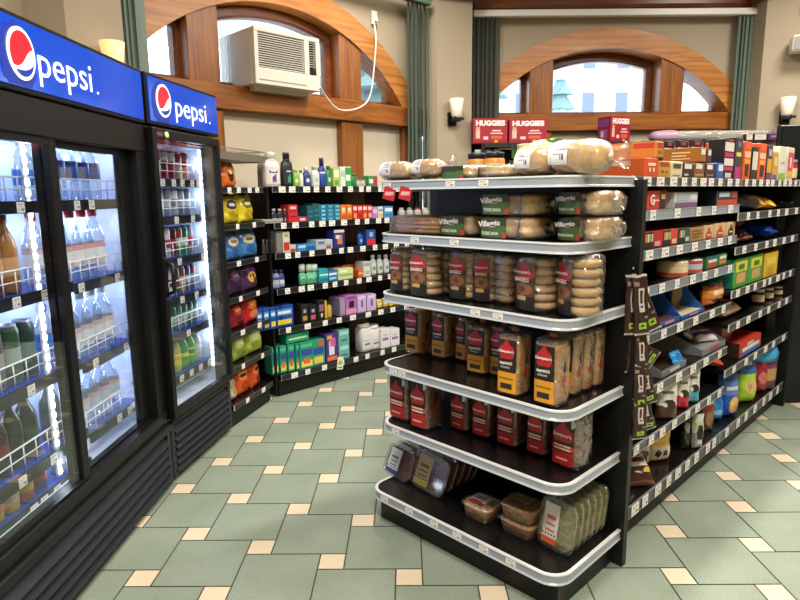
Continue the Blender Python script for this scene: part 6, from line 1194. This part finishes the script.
# ---------------------------------------------------------------- till screen by the far wall
r_ = ray(812, 140); pt = Vector((r_.x, r_.y)); pt = pt*(5.1/pt.length)
ct = empty('counter', (pt.x, pt.y, 0), RUN.a-.75); tag(ct, 'dark counter beyond the end of the aisle shelving', 'counter')
MB().box(-.40, .40, -.3, .3, 0, 1.32, ch=.01).build('cabinet', 'dark', ct); MB().box(-.42, .42, -.33, .33, 1.322, 1.36, ch=.006).build('worktop', 'blackp', ct)
sc_ = empty('till_screen', (pt.x, pt.y, 1.3625), RUN.a-.75); tag(sc_, 'black till screen on the counter at far right, under the wall lamp', 'screen')
MB().box(-.12, .12, -.08, .08, 0, .015, ch=.004).build('stand_foot', 'blackp', sc_); MB().box(-.025, .025, .02, .04, .013, .25).build('stand_neck', 'blackp', sc_); MB().box(-.24, .24, -.02, .02, .14, .50, ch=.006).build('screen_case', 'blackp', sc_); MB().box(-.22, .22, -.0215, -.02, .16, .48).build('screen_glass', 'dark', sc_)
bpy.context.view_layer.update()
def meshes(o): return ([o] if o.type == 'MESH' else [])+[m for c in o.children for m in meshes(c)]
UNITS = ((EC, (-.06, .96), (-.08, .42), EZ), (RUN, (-.02, 1.22), (-.08, .45), S1+[1.487]), (RUN, (1.22, 2.5), (-.08, .45), S2+[1.487]), (WB, (-.05, 1.9), (-.05, .42), WZ), (CH, (-.55, .08), (-.05, .34), HZ+[1.669]))
for o in GOODS():      # let every item rest on its shelf
    o.location.z += .0018
    if o.get('rest') is False or o.get('rest') == 0 or o.name.startswith('toothpaste'): continue
    mz = min((m.matrix_world @ v.co).z for m in meshes(o) for v in m.data.vertices)
    for F, (x0, x1), (y0, y1), zs in UNITS:
        x, y = F.loc(o.location.x, o.location.y)
        if x0 < x < x1 and y0 < y < y1:
            zn = min(zs, key=lambda q: abs(q-mz))
            if abs(zn-mz) < (.034 if o.get('rest') is None else .08): o.location.z += zn-mz
            break
for o in C.objects:
    if 'rest' in o: del o['rest']
# ---------------------------------------------------------------- light, sky, camera
def area(name, loc, size, power, col, rot=(0, 0, 0), sy=None, spread=PI):
    l = bpy.data.lights.new(name, 'AREA'); l.energy = power; l.color = col; l.size = size
    if sy: l.shape = 'RECTANGLE'; l.size_y = sy
    o = bpy.data.objects.new(name, l); C.objects.link(o); o.location = loc; o.rotation_euler = rot; l.spread = spread; return o
warm = (1, .93, .84)
for i, (x, y, p) in enumerate(((2.9, 2.5, 100), (-.4, 1.3, 70), (.5, -.5, 125), (-.2, 4.6, 45), (3.3, 4.6, 60))):
    area('ceiling_lamp', (x, y, CEIL-.06), .6, p*1.02, warm, spread=math.radians(166))
p = RUN.at(1.15, .42, CEIL-.06); area('ceiling_lamp', p, 2.3, 105, warm, (0, 0, RUN.a), .14, math.radians(160))
# unseen fill points added inside the coolers to brighten the drinks
def tube(F, x, y, z, e):  # one added point light, separate from the modelled LED strips
    l = bpy.data.lights.new('cooler_fill', 'POINT'); l.energy = e; l.color = (.80, .89, 1); l.shadow_soft_size = .04
    o = bpy.data.objects.new('cooler_fill', l); C.objects.link(o); o.location = F.at(x, y, z)
for z in (1.60, 1.32, 1.02, .72, .47):
    for x in (.35, .72, .98, 1.26): tube(CL, x, .34, z, 1.5)
    tube(CL, .655, .085, z, .9); tube(CL, 1.27, .085, z, .6)
for z in (1.62, 1.44, 1.24, 1.02, .80, .62): tube(CR, .30, .30, z, 1.0); tube(CR, .63, .078, z, .55); tube(CR, .065, .078, z, .4)
w = bpy.data.worlds.new('sky'); bpy.context.scene.world = w; w.use_nodes = True
w.node_tree.nodes['Background'].inputs[0].default_value = (.86, .93, 1, 1); w.node_tree.nodes['Background'].inputs[1].default_value = 4.2
cam = bpy.data.cameras.new('camera'); co = bpy.data.objects.new('camera', cam); C.objects.link(co)
r, d, f = (Vector(MC.col[k]) for k in range(3))
mw = Matrix((r, -d, -f)).transposed().to_4x4(); mw.translation = (0, 0, H); co.matrix_world = mw
cam.sensor_width = 36; cam.lens = FPX/800*36; cam.clip_start = .05; cam.clip_end = 300
S = bpy.context.scene; S.camera = co
S.view_settings.view_transform = 'Standard'; S.view_settings.look = 'None'; S.view_settings.exposure = 0; S.view_settings.gamma = 1
S.cycles.use_denoising = True; S.cycles.transparent_max_bounces = 24; S.cycles.max_bounces = 8; S.cycles.diffuse_bounces = 4; S.cycles.glossy_bounces = 4; S.cycles.sample_clamp_indirect = 6; S.cycles.caustics_reflective = False; S.cycles.caustics_refractive = False
